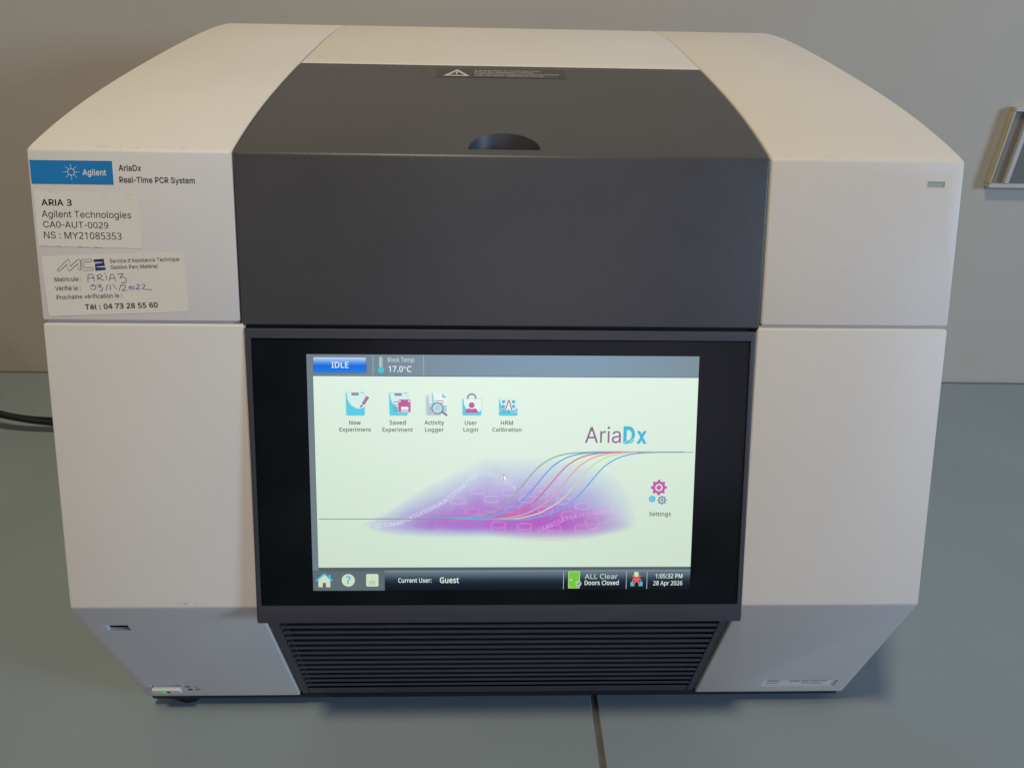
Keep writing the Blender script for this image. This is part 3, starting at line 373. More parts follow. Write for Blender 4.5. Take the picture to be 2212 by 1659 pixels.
plain_letters[233] = [404, [[212, -8, 185, -7, 161, -2, 138, 6, 117, 16, 98, 30, 82, 46, 68, 64, 56, 85, 46, 108, 40, 132, 35, 159, 34, 187, 35, 215, 39, 242, 46, 267, 55, 290, 67, 311, 81, 329, 97, 346, 115, 359, 135, 370, 157, 378, 180, 383, 205, 384, 221, 384, 236, 382, 251, 379, 266, 374, 280, 368, 294, 361, 307, 351, 319, 341, 331, 329, 341, 315, 350, 299, 357, 282, 363, 263, 368, 242, 370, 219, 371, 194, 371, 169, 75, 169, 75, 221, 338, 221, 310, 202, 309, 220, 307, 237, 303, 254, 298, 269, 291, 282, 283, 294, 273, 305, 263, 314, 250, 321, 237, 326, 222, 329, 205, 330, 189, 329, 173, 326, 159, 321, 146, 313, 135, 304, 125, 294, 116, 282, 109, 270, 103, 256, 99, 241, 97, 226, 96, 211, 96, 178, 97, 157, 100, 139, 104, 122, 110, 106, 118, 92, 128, 80, 139, 70, 151, 61, 165, 55, 179, 50, 195, 47, 212, 46, 224, 47, 234, 48, 244, 50, 254, 53, 263, 56, 271, 61, 278, 66, 285, 73, 292, 80, 297, 88, 302, 96, 306, 105, 365, 91, 360, 77, 353, 63, 345, 51, 335, 39, 324, 29, 311, 19, 298, 11, 283, 4, 266, -1, 249, -5, 231, -7], [177, 429, 225, 529, 293, 529, 227, 429]]]
screen_letters[32] = [174, []]
screen_letters[46] = [180, [[89, -9, 81, -9, 74, -7, 67, -3, 60, 1, 55, 8, 51, 15, 49, 25, 48, 36, 49, 48, 51, 57, 55, 65, 60, 71, 67, 76, 74, 79, 81, 81, 89, 81, 98, 81, 106, 79, 113, 76, 119, 71, 125, 65, 129, 57, 131, 48, 132, 36, 131, 25, 129, 15, 125, 8, 119, 1, 113, -3, 106, -7, 98, -9]]]
screen_letters[48] = [384, [[191, -7, 153, -3, 121, 10, 93, 30, 72, 59, 55, 95, 43, 137, 35, 186, 33, 240, 34, 278, 37, 313, 42, 344, 49, 373, 58, 399, 69, 422, 83, 441, 99, 458, 118, 470, 140, 480, 164, 485, 191, 487, 229, 483, 262, 471, 289, 450, 312, 422, 329, 386, 341, 344, 349, 296, 351, 240, 350, 203, 347, 169, 342, 137, 335, 108, 326, 82, 314, 59, 300, 39, 284, 23, 265, 10, 243, 1, 219, -5], [191, 44, 216, 47, 237, 56, 255, 71, 268, 92, 278, 120, 286, 154, 290, 194, 291, 240, 290, 286, 286, 326, 278, 360, 268, 388, 255, 409, 237, 424, 216, 433, 191, 437, 166, 433, 145, 424, 128, 409, 115, 388, 105, 360, 98, 326, 93, 286, 92, 240, 93, 194, 98, 154, 105, 120, 115, 93, 128, 71, 145, 56, 166, 47]]]
screen_letters[49] = [384, [[181, 0, 181, 335, 181, 381, 183, 418, 164, 400, 142, 381, 91, 339, 60, 379, 189, 480, 238, 480, 238, 0]]]
screen_letters[50] = [384, [[32, 0, 32, 49, 158, 176, 219, 240, 231, 254, 241, 268, 249, 282, 257, 296, 262, 310, 266, 324, 269, 339, 269, 355, 268, 374, 263, 390, 256, 404, 246, 415, 233, 424, 219, 431, 203, 435, 185, 436, 168, 435, 152, 433, 137, 429, 123, 424, 110, 417, 96, 409, 83, 400, 69, 390, 38, 430, 52, 441, 68, 452, 85, 461, 102, 470, 121, 477, 141, 482, 162, 485, 185, 486, 217, 484, 245, 478, 270, 467, 291, 452, 308, 434, 320, 412, 327, 387, 330, 359, 329, 340, 326, 322, 321, 305, 314, 288, 306, 272, 296, 256, 284, 240, 271, 224, 257, 207, 241, 190, 225, 173, 207, 155, 107, 56, 107, 54, 349, 54, 349, 0]]]
screen_letters[51] = [384, [[162, -7, 143, -6, 126, -5, 108, -4, 92, -1, 76, 2, 60, 7, 45, 13, 30, 19, 30, 75, 46, 68, 62, 61, 78, 56, 95, 51, 113, 48, 130, 45, 146, 44, 163, 43, 193, 45, 218, 49, 239, 57, 256, 68, 268, 82, 277, 98, 282, 117, 284, 138, 282, 159, 275, 176, 264, 191, 249, 202, 229, 211, 206, 217, 180, 221, 150, 222, 103, 222, 103, 273, 150, 273, 178, 274, 202, 279, 223, 287, 240, 298, 253, 311, 263, 326, 269, 344, 271, 363, 269, 380, 265, 394, 257, 407, 247, 417, 234, 426, 219, 432, 202, 435, 183, 437, 165, 436, 147, 434, 131, 430, 117, 425, 103, 419, 89, 412, 76, 405, 62, 396, 33, 437, 46, 446, 62, 455, 78, 464, 96, 471, 116, 478, 137, 483, 159, 485, 183, 486, 218, 484, 248, 478, 274, 467, 294, 453, 311, 435, 322, 415, 329, 392, 331, 367, 329, 344, 324, 324, 316, 306, 304, 290, 290, 277, 273, 267, 253, 258, 232, 253, 232, 250, 259, 245, 282, 237, 302, 227, 318, 214, 330, 198, 339, 179, 344, 159, 346, 136, 345, 116, 341, 97, 335, 79, 326, 62, 315, 47, 302, 33, 285, 21, 266, 11, 245, 3, 220, -2, 192, -6]]]
screen_letters[52] = [384, [[244, 0, 244, 109, 14, 109, 14, 159, 240, 482, 301, 482, 301, 162, 371, 162, 371, 109, 301, 109, 301, 0], [72, 162, 244, 162, 244, 313, 245, 372, 247, 419, 244, 419, 231, 392, 216, 367]]]
screen_letters[53] = [384, [[167, -7, 148, -6, 131, -5, 114, -3, 97, 0, 81, 4, 67, 8, 54, 13, 42, 19, 42, 75, 55, 68, 69, 62, 84, 57, 101, 52, 118, 48, 135, 46, 151, 44, 167, 44, 192, 45, 215, 50, 235, 58, 253, 69, 267, 83, 277, 101, 283, 122, 285, 147, 284, 169, 278, 189, 269, 205, 257, 219, 240, 230, 219, 238, 194, 243, 165, 244, 122, 241, 83, 234, 54, 253, 72, 480, 312, 480, 312, 426, 122, 426, 111, 287, 142, 291, 185, 294, 220, 292, 251, 285, 279, 273, 302, 257, 321, 237, 335, 213, 343, 185, 346, 153, 343, 118, 334, 87, 319, 59, 299, 36, 273, 17, 242, 4, 207, -4]]]
screen_letters[54] = [384, [[200, -7, 178, -5, 157, -1, 137, 6, 118, 16, 100, 29, 84, 45, 71, 64, 59, 86, 49, 111, 42, 139, 38, 170, 37, 205, 38, 231, 39, 256, 42, 281, 46, 307, 51, 331, 59, 354, 68, 376, 79, 397, 92, 417, 108, 434, 125, 449, 146, 462, 169, 473, 195, 480, 224, 485, 257, 486, 288, 485, 316, 480, 316, 430, 288, 436, 258, 438, 236, 437, 215, 434, 197, 429, 181, 422, 166, 414, 153, 404, 142, 393, 132, 380, 124, 366, 117, 351, 111, 335, 106, 318, 102, 301, 100, 282, 97, 263, 96, 244, 100, 244, 109, 255, 119, 266, 130, 275, 143, 284, 158, 291, 174, 296, 193, 299, 214, 300, 243, 298, 270, 291, 294, 279, 314, 262, 331, 241, 343, 216, 350, 187, 353, 154, 350, 119, 342, 87, 329, 60, 311, 36, 289, 17, 263, 4, 233, -4], [199, 43, 220, 45, 238, 50, 254, 58, 268, 70, 279, 86, 288, 105, 293, 128, 294, 154, 293, 176, 288, 195, 281, 212, 271, 227, 258, 239, 242, 247, 223, 252, 201, 254, 186, 253, 172, 251, 159, 246, 146, 241, 135, 234, 126, 226, 117, 217, 110, 208, 104, 197, 100, 187, 98, 177, 97, 166, 97, 151, 100, 137, 103, 123, 108, 108, 115, 95, 122, 82, 132, 71, 142, 61, 155, 53, 168, 48, 183, 44]]]
screen_letters[55] = [384, [[91, 0, 288, 426, 30, 426, 30, 480, 351, 480, 351, 434, 156, 0]]]
screen_letters[56] = [384, [[193, -7, 157, -5, 125, 2, 98, 12, 75, 27, 56, 46, 43, 68, 36, 93, 33, 122, 34, 138, 36, 153, 41, 167, 47, 179, 54, 191, 63, 202, 72, 212, 83, 221, 95, 229, 107, 237, 119, 244, 132, 251, 115, 261, 100, 273, 86, 285, 73, 299, 62, 314, 54, 332, 50, 351, 48, 372, 50, 390, 53, 406, 59, 421, 67, 434, 77, 446, 89, 456, 103, 465, 118, 473, 135, 479, 153, 483, 171, 485, 191, 486, 222, 484, 249, 479, 273, 470, 295, 457, 312, 440, 325, 421, 333, 398, 335, 371, 334, 357, 332, 344, 328, 332, 323, 321, 316, 311, 308, 301, 299, 292, 289, 283, 244, 254, 258, 247, 272, 239, 285, 231, 298, 222, 309, 213, 319, 203, 328, 192, 336, 181, 342, 168, 347, 155, 350, 140, 351, 124, 348, 96, 340, 70, 327, 48, 308, 29, 285, 13, 258, 2, 228, -5], [194, 277, 211, 284, 226, 293, 240, 302, 253, 312, 263, 324, 271, 337, 275, 352, 277, 369, 275, 385, 271, 399, 263, 411, 253, 421, 240, 429, 226, 434, 209, 437, 191, 439, 173, 437, 157, 434, 143, 429, 130, 421, 120, 411, 112, 399, 108, 385, 106, 369, 107, 357, 109, 347, 113, 337, 118, 328, 124, 320, 132, 312, 140, 305, 150, 299], [192, 40, 215, 42, 235, 46, 253, 53, 267, 63, 278, 76, 286, 90, 291, 106, 293, 124, 291, 140, 286, 156, 277, 169, 265, 182, 250, 193, 233, 203, 214, 213, 192, 222, 181, 226, 160, 217, 142, 206, 127, 195, 114, 183, 104, 170, 96, 155, 92, 139, 91, 122, 92, 105, 97, 90, 105, 76, 116, 63, 130, 53, 147, 46, 168, 42]]]
screen_letters[57] = [384, [[129, -7, 98, -5, 69, 0, 69, 50, 82, 47, 96, 44, 112, 42, 128, 42, 150, 43, 171, 46, 189, 50, 205, 57, 220, 66, 233, 75, 244, 86, 254, 99, 262, 113, 269, 128, 275, 144, 280, 161, 284, 179, 286, 197, 288, 216, 289, 235, 285, 235, 277, 224, 267, 214, 256, 204, 243, 196, 228, 189, 211, 183, 192, 180, 171, 179, 142, 182, 115, 189, 92, 201, 72, 217, 55, 238, 43, 263, 36, 292, 34, 324, 35, 349, 38, 371, 44, 392, 53, 411, 63, 428, 76, 443, 90, 456, 106, 467, 124, 475, 143, 481, 164, 485, 187, 486, 209, 485, 230, 480, 250, 473, 269, 463, 287, 450, 302, 434, 316, 415, 328, 393, 337, 368, 344, 340, 348, 309, 349, 275, 349, 249, 347, 223, 344, 198, 340, 173, 335, 149, 327, 125, 318, 103, 307, 82, 294, 63, 279, 46, 261, 31, 240, 17, 217, 7, 191, -1, 161, -5], [184, 226, 200, 226, 214, 229, 227, 233, 240, 239, 251, 246, 261, 254, 269, 262, 276, 272, 282, 282, 286, 292, 289, 303, 289, 314, 289, 328, 287, 342, 283, 357, 278, 371, 272, 384, 264, 397, 254, 408, 244, 418, 232, 426, 218, 432, 203, 435, 187, 437, 167, 435, 149, 430, 133, 421, 119, 409, 107, 393, 99, 374, 94, 351, 92, 325, 93, 303, 98, 284, 105, 267, 115, 252, 127, 241, 143, 232, 162, 227]]]
screen_letters[58] = [180, [[89, 278, 81, 279, 74, 281, 67, 284, 60, 289, 55, 295, 51, 303, 49, 312, 48, 324, 49, 336, 51, 345, 55, 353, 60, 359, 67, 364, 74, 367, 81, 369, 89, 369, 98, 369, 106, 367, 113, 364, 119, 359, 125, 353, 129, 345, 131, 336, 132, 324, 131, 312, 129, 303, 125, 295, 119, 289, 113, 284, 106, 281, 98, 279], [89, -9, 81, -9, 74, -7, 67, -3, 60, 1, 55, 8, 51, 15, 49, 25, 48, 36, 49, 48, 51, 57, 55, 65, 60, 71, 67, 76, 74, 79, 81, 81, 89, 81, 98, 81, 106, 79, 113, 76, 119, 71, 125, 65, 129, 57, 131, 48, 132, 36, 131, 25, 129, 15, 125, 8, 119, 1, 113, -3, 106, -7, 98, -9]]]
screen_letters[63] = [291, [[94, 135, 94, 153, 99, 197, 117, 232, 150, 267, 191, 304, 212, 333, 218, 367, 216, 383, 212, 396, 206, 407, 197, 417, 185, 425, 171, 430, 155, 433, 136, 435, 120, 434, 105, 432, 91, 430, 78, 426, 29, 406, 8, 453, 22, 460, 36, 466, 52, 472, 67, 477, 84, 481, 102, 484, 121, 486, 140, 486, 170, 484, 197, 478, 220, 468, 239, 455, 254, 437, 265, 417, 272, 394, 274, 369, 273, 354, 272, 341, 269, 328, 264, 317, 259, 307, 253, 297, 245, 287, 237, 278, 195, 240, 161, 208, 145, 180, 141, 146, 141, 135], [120, -9, 112, -9, 104, -7, 97, -3, 90, 1, 85, 8, 82, 15, 79, 25, 79, 36, 79, 48, 82, 57, 85, 65, 90, 71, 97, 76, 104, 79, 112, 81, 120, 81, 128, 81, 136, 79, 143, 76, 149, 71, 154, 65, 158, 57, 160, 48, 161, 36, 160, 25, 158, 15, 154, 8, 149, 1, 143, -3, 136, -7, 128, -9]]]
screen_letters[65] = [429, [[0, 0, 187, 482, 242, 482, 428, 0, 366, 0, 308, 148, 118, 148, 61, 0], [138, 202, 290, 202, 236, 347, 230, 367, 221, 396, 214, 419, 203, 378, 193, 347]]]
screen_letters[66] = [436, [[65, 0, 65, 480, 202, 480, 244, 478, 281, 473, 312, 465, 338, 453, 358, 437, 373, 417, 381, 391, 384, 361, 383, 340, 378, 322, 371, 305, 361, 290, 348, 278, 332, 268, 314, 260, 293, 255, 293, 251, 308, 248, 322, 244, 335, 240, 348, 234, 359, 227, 369, 218, 378, 209, 386, 197, 392, 185, 397, 170, 399, 154, 400, 136, 397, 106, 389, 79, 375, 55, 356, 36, 331, 20, 303, 9, 270, 2, 234, 0], [126, 275, 214, 275, 243, 277, 266, 280, 285, 286, 299, 295, 309, 306, 316, 320, 320, 336, 322, 354, 320, 372, 315, 388, 306, 401, 294, 411, 278, 418, 258, 424, 233, 427, 205, 428, 126, 428], [126, 51, 222, 51, 252, 53, 276, 57, 296, 65, 311, 76, 322, 89, 330, 105, 334, 122, 336, 141, 334, 159, 329, 175, 321, 189, 310, 202, 294, 212, 274, 219, 248, 224, 218, 225, 126, 225]]]
screen_letters[67] = [424, [[261, -7, 226, -5, 194, 1, 165, 10, 139, 24, 116, 40, 96, 60, 79, 83, 65, 109, 55, 139, 47, 170, 42, 204, 41, 240, 43, 276, 48, 309, 56, 340, 67, 368, 82, 395, 100, 418, 121, 438, 146, 455, 173, 469, 203, 478, 236, 484, 271, 486, 308, 484, 342, 479, 374, 470, 404, 458, 379, 407, 330, 425, 316, 429, 302, 431, 286, 433, 271, 433, 234, 430, 202, 420, 173, 404, 149, 381, 130, 353, 116, 320, 108, 282, 105, 240, 107, 197, 115, 160, 128, 127, 146, 98, 169, 76, 198, 59, 231, 50, 270, 46, 286, 47, 301, 48, 315, 49, 330, 52, 385, 65, 385, 13, 371, 8, 358, 4, 344, 1, 329, -2, 314, -4, 298, -6, 280, -6]]]
screen_letters[68] = [490, [[65, 0, 65, 480, 213, 480, 248, 478, 281, 473, 311, 464, 338, 453, 363, 438, 385, 419, 404, 398, 420, 374, 433, 346, 442, 315, 447, 282, 449, 244, 445, 187, 433, 138, 412, 96, 383, 61, 347, 35, 304, 15, 255, 4, 199, 0], [126, 52, 191, 52, 276, 64, 337, 99, 373, 159, 385, 242, 383, 287, 374, 326, 359, 358, 338, 383, 312, 403, 281, 417, 245, 425, 204, 428, 126, 428]]]
screen_letters[69] = [373, [[65, 0, 65, 480, 333, 480, 333, 426, 126, 426, 126, 277, 321, 277, 321, 224, 126, 224, 126, 53, 333, 53, 333, 0]]]
screen_letters[71] = [489, [[271, -7, 235, -5, 202, 1, 172, 10, 145, 23, 121, 40, 100, 59, 82, 82, 67, 108, 56, 137, 48, 169, 43, 203, 41, 240, 43, 276, 48, 310, 58, 341, 71, 370, 87, 396, 107, 419, 129, 439, 155, 456, 185, 469, 217, 479, 252, 484, 289, 486, 309, 486, 329, 484, 347, 482, 366, 479, 383, 475, 400, 470, 417, 464, 433, 458, 410, 406, 397, 411, 383, 416, 368, 421, 352, 425, 336, 429, 320, 431, 303, 433, 286, 433, 245, 430, 210, 420, 178, 404, 152, 381, 131, 353, 116, 320, 107, 282, 104, 240, 105, 212, 109, 186, 114, 161, 123, 139, 133, 118, 146, 100, 162, 84, 181, 70, 202, 59, 226, 52, 254, 47, 285, 46, 338, 49, 379, 57, 379, 199, 273, 199, 273, 253, 439, 253, 439, 18, 420, 12, 400, 7, 380, 3, 361, -1, 340, -3, 318, -5, 295, -6]]]
screen_letters[72] = [498, [[65, 0, 65, 480, 126, 480, 126, 277, 371, 277, 371, 480, 432, 480, 432, 0, 371, 0, 371, 224, 126, 224, 126, 0]]]
screen_letters[73] = [228, [[27, 0, 27, 35, 83, 48, 83, 431, 27, 445, 27, 480, 200, 480, 200, 445, 144, 431, 144, 48, 200, 35, 200, 0]]]
screen_letters[76] = [352, [[65, 0, 65, 480, 126, 480, 126, 54, 335, 54, 335, 0]]]
screen_letters[77] = [609, [[65, 0, 65, 480, 154, 480, 302, 87, 305, 87, 455, 480, 544, 480, 544, 0, 484, 0, 484, 295, 486, 364, 489, 420, 486, 420, 326, 0, 277, 0, 119, 420, 116, 420, 120, 364, 121, 291, 121, 0]]]
screen_letters[78] = [510, [[65, 0, 65, 480, 135, 480, 391, 83, 394, 83, 392, 115, 390, 162, 389, 209, 389, 480, 445, 480, 445, 0, 375, 0, 118, 398, 116, 398, 119, 340, 121, 268, 121, 0]]]
screen_letters[80] = [406, [[65, 0, 65, 480, 192, 480, 236, 477, 273, 470, 304, 459, 329, 443, 348, 422, 361, 398, 369, 370, 372, 338, 371, 319, 368, 300, 362, 282, 354, 264, 344, 248, 330, 233, 314, 220, 294, 208, 272, 199, 245, 192, 215, 188, 181, 187, 126, 187, 126, 0], [126, 238, 174, 238, 206, 240, 234, 244, 257, 251, 276, 261, 291, 274, 301, 290, 308, 311, 310, 336, 308, 357, 302, 376, 293, 392, 280, 405, 263, 415, 242, 422, 216, 426, 187, 428, 126, 428]]]
screen_letters[82] = [418, [[65, 0, 65, 480, 197, 480, 239, 477, 275, 471, 305, 460, 329, 446, 348, 426, 361, 403, 369, 375, 372, 343, 371, 325, 369, 308, 364, 293, 358, 279, 350, 267, 342, 256, 332, 247, 322, 239, 311, 232, 300, 225, 288, 220, 276, 215, 408, 0, 337, 0, 221, 198, 126, 198, 126, 0], [126, 249, 197, 249, 225, 251, 248, 255, 267, 262, 283, 272, 294, 285, 303, 301, 308, 319, 310, 340, 308, 362, 303, 381, 294, 396, 281, 407, 265, 416, 245, 422, 222, 426, 194, 427, 126, 427]]]
screen_letters[83] = [369, [[166, -7, 146, -6, 127, -5, 109, -3, 91, -1, 75, 3, 60, 7, 46, 11, 34, 16, 34, 74, 47, 69, 61, 64, 77, 59, 94, 54, 112, 51, 131, 48, 150, 46, 169, 46, 194, 47, 216, 51, 234, 57, 249, 66, 261, 78, 270, 91, 275, 106, 277, 123, 276, 134, 274, 145, 271, 154, 267, 163, 261, 170, 253, 178, 243, 185, 232, 192, 219, 199, 203, 207, 184, 214, 164, 222, 135, 233, 110, 246, 89, 261, 72, 276, 58, 294, 48, 314, 42, 338, 40, 364, 42, 382, 45, 400, 51, 415, 60, 429, 70, 442, 83, 454, 97, 463, 114, 471, 132, 478, 151, 483, 172, 485, 193, 486, 213, 486, 231, 484, 249, 482, 266, 479, 282, 475, 297, 470, 312, 465, 326, 459, 307, 408, 253, 426, 238, 429, 223, 431, 208, 433, 192, 433, 171, 432, 153, 428, 137, 422, 124, 414, 114, 404, 107, 392, 103, 378, 101, 363, 102, 352, 104, 341, 107, 332, 111, 323, 117, 315, 125, 308, 134, 301, 144, 294, 157, 288, 171, 281, 188, 274, 206, 267, 227, 259, 245, 251, 262, 242, 278, 233, 291, 224, 303, 214, 314, 203, 322, 191, 329, 178, 333, 163, 336, 146, 337, 128, 334, 98, 326, 72, 311, 48, 291, 29, 266, 13, 236, 2, 203, -4]]]
screen_letters[84] = [373, [[156, 0, 156, 426, 7, 426, 7, 480, 366, 480, 366, 426, 217, 426, 217, 0]]]
screen_letters[85] = [491, [[243, -7, 201, -4, 164, 5, 133, 21, 107, 42, 87, 68, 72, 98, 63, 133, 60, 171, 60, 480, 121, 480, 121, 169, 123, 141, 129, 117, 138, 96, 152, 78, 170, 64, 191, 54, 217, 48, 246, 46, 277, 48, 303, 54, 324, 65, 341, 80, 354, 99, 363, 120, 368, 143, 370, 169, 370, 480, 430, 480, 430, 169, 429, 145, 425, 122, 418, 100, 410, 80, 398, 61, 384, 44, 368, 29, 348, 16, 326, 6, 301, -1, 274, -5]]]
screen_letters[97] = [377, [[144, -7, 121, -5, 100, 0, 80, 8, 63, 19, 49, 34, 39, 52, 33, 74, 31, 100, 34, 125, 41, 148, 55, 167, 73, 183, 97, 196, 127, 206, 162, 212, 203, 215, 265, 217, 265, 238, 263, 259, 260, 277, 254, 290, 245, 301, 234, 309, 222, 314, 207, 317, 190, 318, 176, 318, 163, 316, 149, 314, 136, 310, 89, 291, 71, 335, 83, 341, 96, 347, 111, 352, 126, 357, 143, 361, 159, 364, 176, 365, 193, 366, 224, 364, 251, 359, 273, 350, 291, 337, 305, 321, 314, 300, 320, 275, 322, 245, 322, 0, 279, 0, 268, 51, 265, 51, 253, 37, 241, 25, 229, 15, 216, 7, 202, 1, 185, -3, 166, -6], [158, 41, 180, 43, 200, 47, 218, 55, 234, 66, 247, 80, 256, 98, 262, 119, 264, 144, 264, 176, 211, 174, 180, 172, 154, 167, 133, 161, 118, 152, 107, 142, 98, 130, 94, 116, 92, 99, 93, 85, 97, 73, 102, 63, 110, 55, 120, 49, 132, 44, 144, 42]]]
screen_letters[98] = [413, [[228, -7, 207, -6, 189, -3, 173, 2, 158, 9, 146, 17, 134, 26, 125, 35, 116, 46, 111, 46, 99, 0, 57, 0, 57, 510, 116, 510, 116, 386, 115, 344, 113, 312, 116, 312, 125, 323, 134, 333, 146, 342, 158, 351, 173, 357, 189, 362, 207, 365, 228, 366, 260, 363, 288, 354, 313, 340, 335, 319, 353, 293, 366, 261, 374, 223, 376, 180, 374, 137, 366, 99, 353, 67, 335, 40, 313, 20, 288, 5, 259, -4], [219, 42, 242, 45, 261, 51, 278, 62, 291, 78, 302, 98, 309, 121, 313, 149, 315, 181, 309, 240, 291, 283, 260, 308, 218, 317, 191, 315, 169, 309, 152, 298, 138, 284, 129, 265, 122, 242, 118, 214, 116, 182, 116, 179, 118, 148, 122, 121, 128, 97, 138, 78, 151, 62, 169, 51, 192, 45]]]
screen_letters[99] = [322, [[201, -7, 178, -5, 156, -2, 136, 4, 117, 13, 99, 24, 83, 38, 70, 54, 58, 73, 49, 95, 42, 120, 38, 147, 37, 178, 38, 210, 42, 238, 49, 264, 59, 286, 71, 306, 85, 322, 101, 336, 119, 347, 139, 356, 160, 362, 182, 365, 206, 367, 219, 366, 233, 365, 246, 363, 259, 361, 300, 347, 282, 298, 244, 310, 204, 315, 158, 306, 125, 281, 105, 238, 98, 179, 100, 148, 105, 121, 113, 98, 124, 79, 138, 64, 156, 53, 177, 46, 201, 44, 215, 45, 229, 46, 241, 48, 253, 50, 294, 65, 294, 13, 254, -2, 243, -4, 230, -5, 216, -6]]]
screen_letters[100] = [413, [[185, -7, 153, -4, 124, 5, 99, 20, 77, 40, 60, 66, 47, 98, 39, 136, 37, 179, 39, 223, 47, 261, 60, 293, 78, 319, 100, 340, 125, 355, 153, 364, 185, 367, 205, 366, 223, 363, 239, 358, 254, 351, 266, 343, 278, 334, 288, 324, 297, 314, 301, 314, 299, 339, 297, 367, 297, 510, 356, 510, 356, 0, 308, 0, 300, 48, 297, 48, 288, 37, 278, 27, 267, 18, 254, 9, 239, 2, 223, -3, 205, -6], [194, 42, 221, 44, 243, 50, 261, 60, 274, 74, 284, 91, 292, 113, 296, 138, 298, 168, 298, 179, 296, 210, 292, 238, 285, 262, 275, 282, 262, 297, 244, 309, 221, 315, 193, 318, 171, 315, 152, 308, 135, 296, 122, 280, 111, 259, 104, 235, 100, 208, 98, 178, 100, 148, 104, 121, 111, 98, 122, 78, 135, 62, 152, 51, 171, 45]]]
screen_letters[101] = [379, [[210, -7, 185, -5, 162, -2, 140, 5, 120, 14, 101, 26, 85, 40, 71, 57, 59, 76, 49, 98, 42, 122, 38, 149, 37, 177, 38, 206, 42, 232, 48, 257, 57, 279, 68, 299, 81, 316, 96, 331, 112, 344, 131, 354, 151, 361, 173, 365, 196, 367, 218, 365, 239, 362, 258, 355, 276, 347, 291, 335, 305, 322, 317, 307, 327, 290, 335, 271, 340, 250, 343, 228, 345, 204, 345, 169, 98, 169, 101, 140, 107, 115, 116, 93, 129, 76, 146, 62, 165, 52, 188, 46, 213, 44, 230, 44, 245, 45, 260, 47, 274, 50, 328, 69, 328, 17, 315, 11, 301, 6, 287, 2, 274, -1, 260, -4, 245, -5, 228, -6], [99, 216, 283, 216, 281, 237, 277, 257, 271, 274, 262, 290, 250, 302, 234, 311, 216, 317, 195, 318, 175, 317, 158, 312, 142, 303, 129, 291, 118, 276, 109, 259, 103, 238]]]
screen_letters[103] = [413, [[195, -161, 157, -160, 123, -155, 92, -148, 65, -138, 65, -84, 93, -96, 125, -105, 160, -110, 198, -112, 220, -110, 240, -105, 256, -97, 271, -85, 283, -70, 291, -53, 296, -33, 298, -11, 298, 3, 298, 27, 300, 48, 297, 48, 276, 24, 251, 7, 221, -3, 185, -7, 152, -4, 123, 6, 98, 21, 76, 42, 59, 69, 47, 101, 39, 138, 37, 179, 39, 220, 47, 256, 59, 288, 76, 316, 98, 338, 123, 354, 152, 364, 185, 367, 202, 366, 219, 363, 234, 359, 249, 353, 263, 346, 275, 336, 287, 325, 298, 312, 301, 312, 309, 360, 356, 360, 356, -6, 353, -42, 346, -74, 334, -100, 317, -122, 294, -139, 267, -151, 233, -159], [194, 42, 219, 43, 241, 49, 259, 58, 273, 71, 284, 88, 292, 109, 297, 135, 298, 165, 298, 179, 297, 214, 292, 243, 284, 267, 273, 285, 258, 299, 240, 309, 218, 315, 193, 317, 172, 315, 153, 308, 137, 297, 123, 281, 112, 261, 104, 237, 100, 210, 98, 179, 100, 147, 104, 120, 112, 96, 123, 77, 136, 61, 153, 50, 172, 44]]]
screen_letters[105] = [173, [[87, 420, 62, 429, 58, 434, 55, 441, 53, 449, 52, 457, 53, 466, 55, 474, 58, 481, 62, 486, 87, 495, 111, 486, 116, 481, 119, 474, 121, 466, 122, 457, 121, 449, 119, 441, 116, 434, 111, 429], [57, 0, 57, 360, 116, 360, 116, 0]]]
screen_letters[107] = [359, [[57, 0, 57, 510, 116, 510, 116, 244, 115, 216, 113, 185, 116, 185, 128, 201, 144, 221, 158, 238, 273, 360, 343, 360, 197, 206, 353, 0, 281, 0, 156, 168, 116, 132, 116, 0]]]
screen_letters[108] = [173, [[57, 0, 57, 510, 116, 510, 116, 0]]]
screen_letters[109] = [628, [[57, 0, 57, 360, 105, 360, 113, 311, 117, 311, 126, 324, 137, 336, 149, 345, 162, 353, 177, 359, 192, 363, 207, 366, 223, 367, 262, 363, 293, 352, 317, 333, 333, 306, 336, 306, 346, 321, 358, 333, 371, 344, 386, 352, 402, 358, 418, 363, 435, 366, 452, 367, 481, 365, 505, 359, 526, 349, 543, 335, 557, 317, 566, 295, 572, 267, 574, 234, 574, 0, 515, 0, 515, 232, 511, 269, 497, 296, 474, 312, 442, 317, 418, 315, 397, 309, 380, 300, 367, 287, 357, 270, 350, 250, 346, 226, 345, 199, 345, 0, 286, 0, 286, 232, 281, 269, 268, 296, 245, 312, 212, 317, 187, 315, 166, 309, 150, 298, 137, 283, 128, 265, 121, 242, 117, 216, 116, 187, 116, 0]]]
screen_letters[110] = [415, [[57, 0, 57, 360, 105, 360, 113, 311, 117, 311, 126, 324, 138, 336, 151, 345, 165, 353, 181, 359, 197, 363, 213, 366, 230, 367, 261, 365, 287, 359, 309, 349, 328, 335, 342, 317, 352, 295, 359, 267, 361, 234, 361, 0, 302, 0, 302, 230, 297, 268, 282, 295, 257, 312, 222, 317, 194, 315, 171, 309, 153, 298, 139, 283, 129, 265, 122, 242, 118, 216, 116, 187, 116, 0]]]
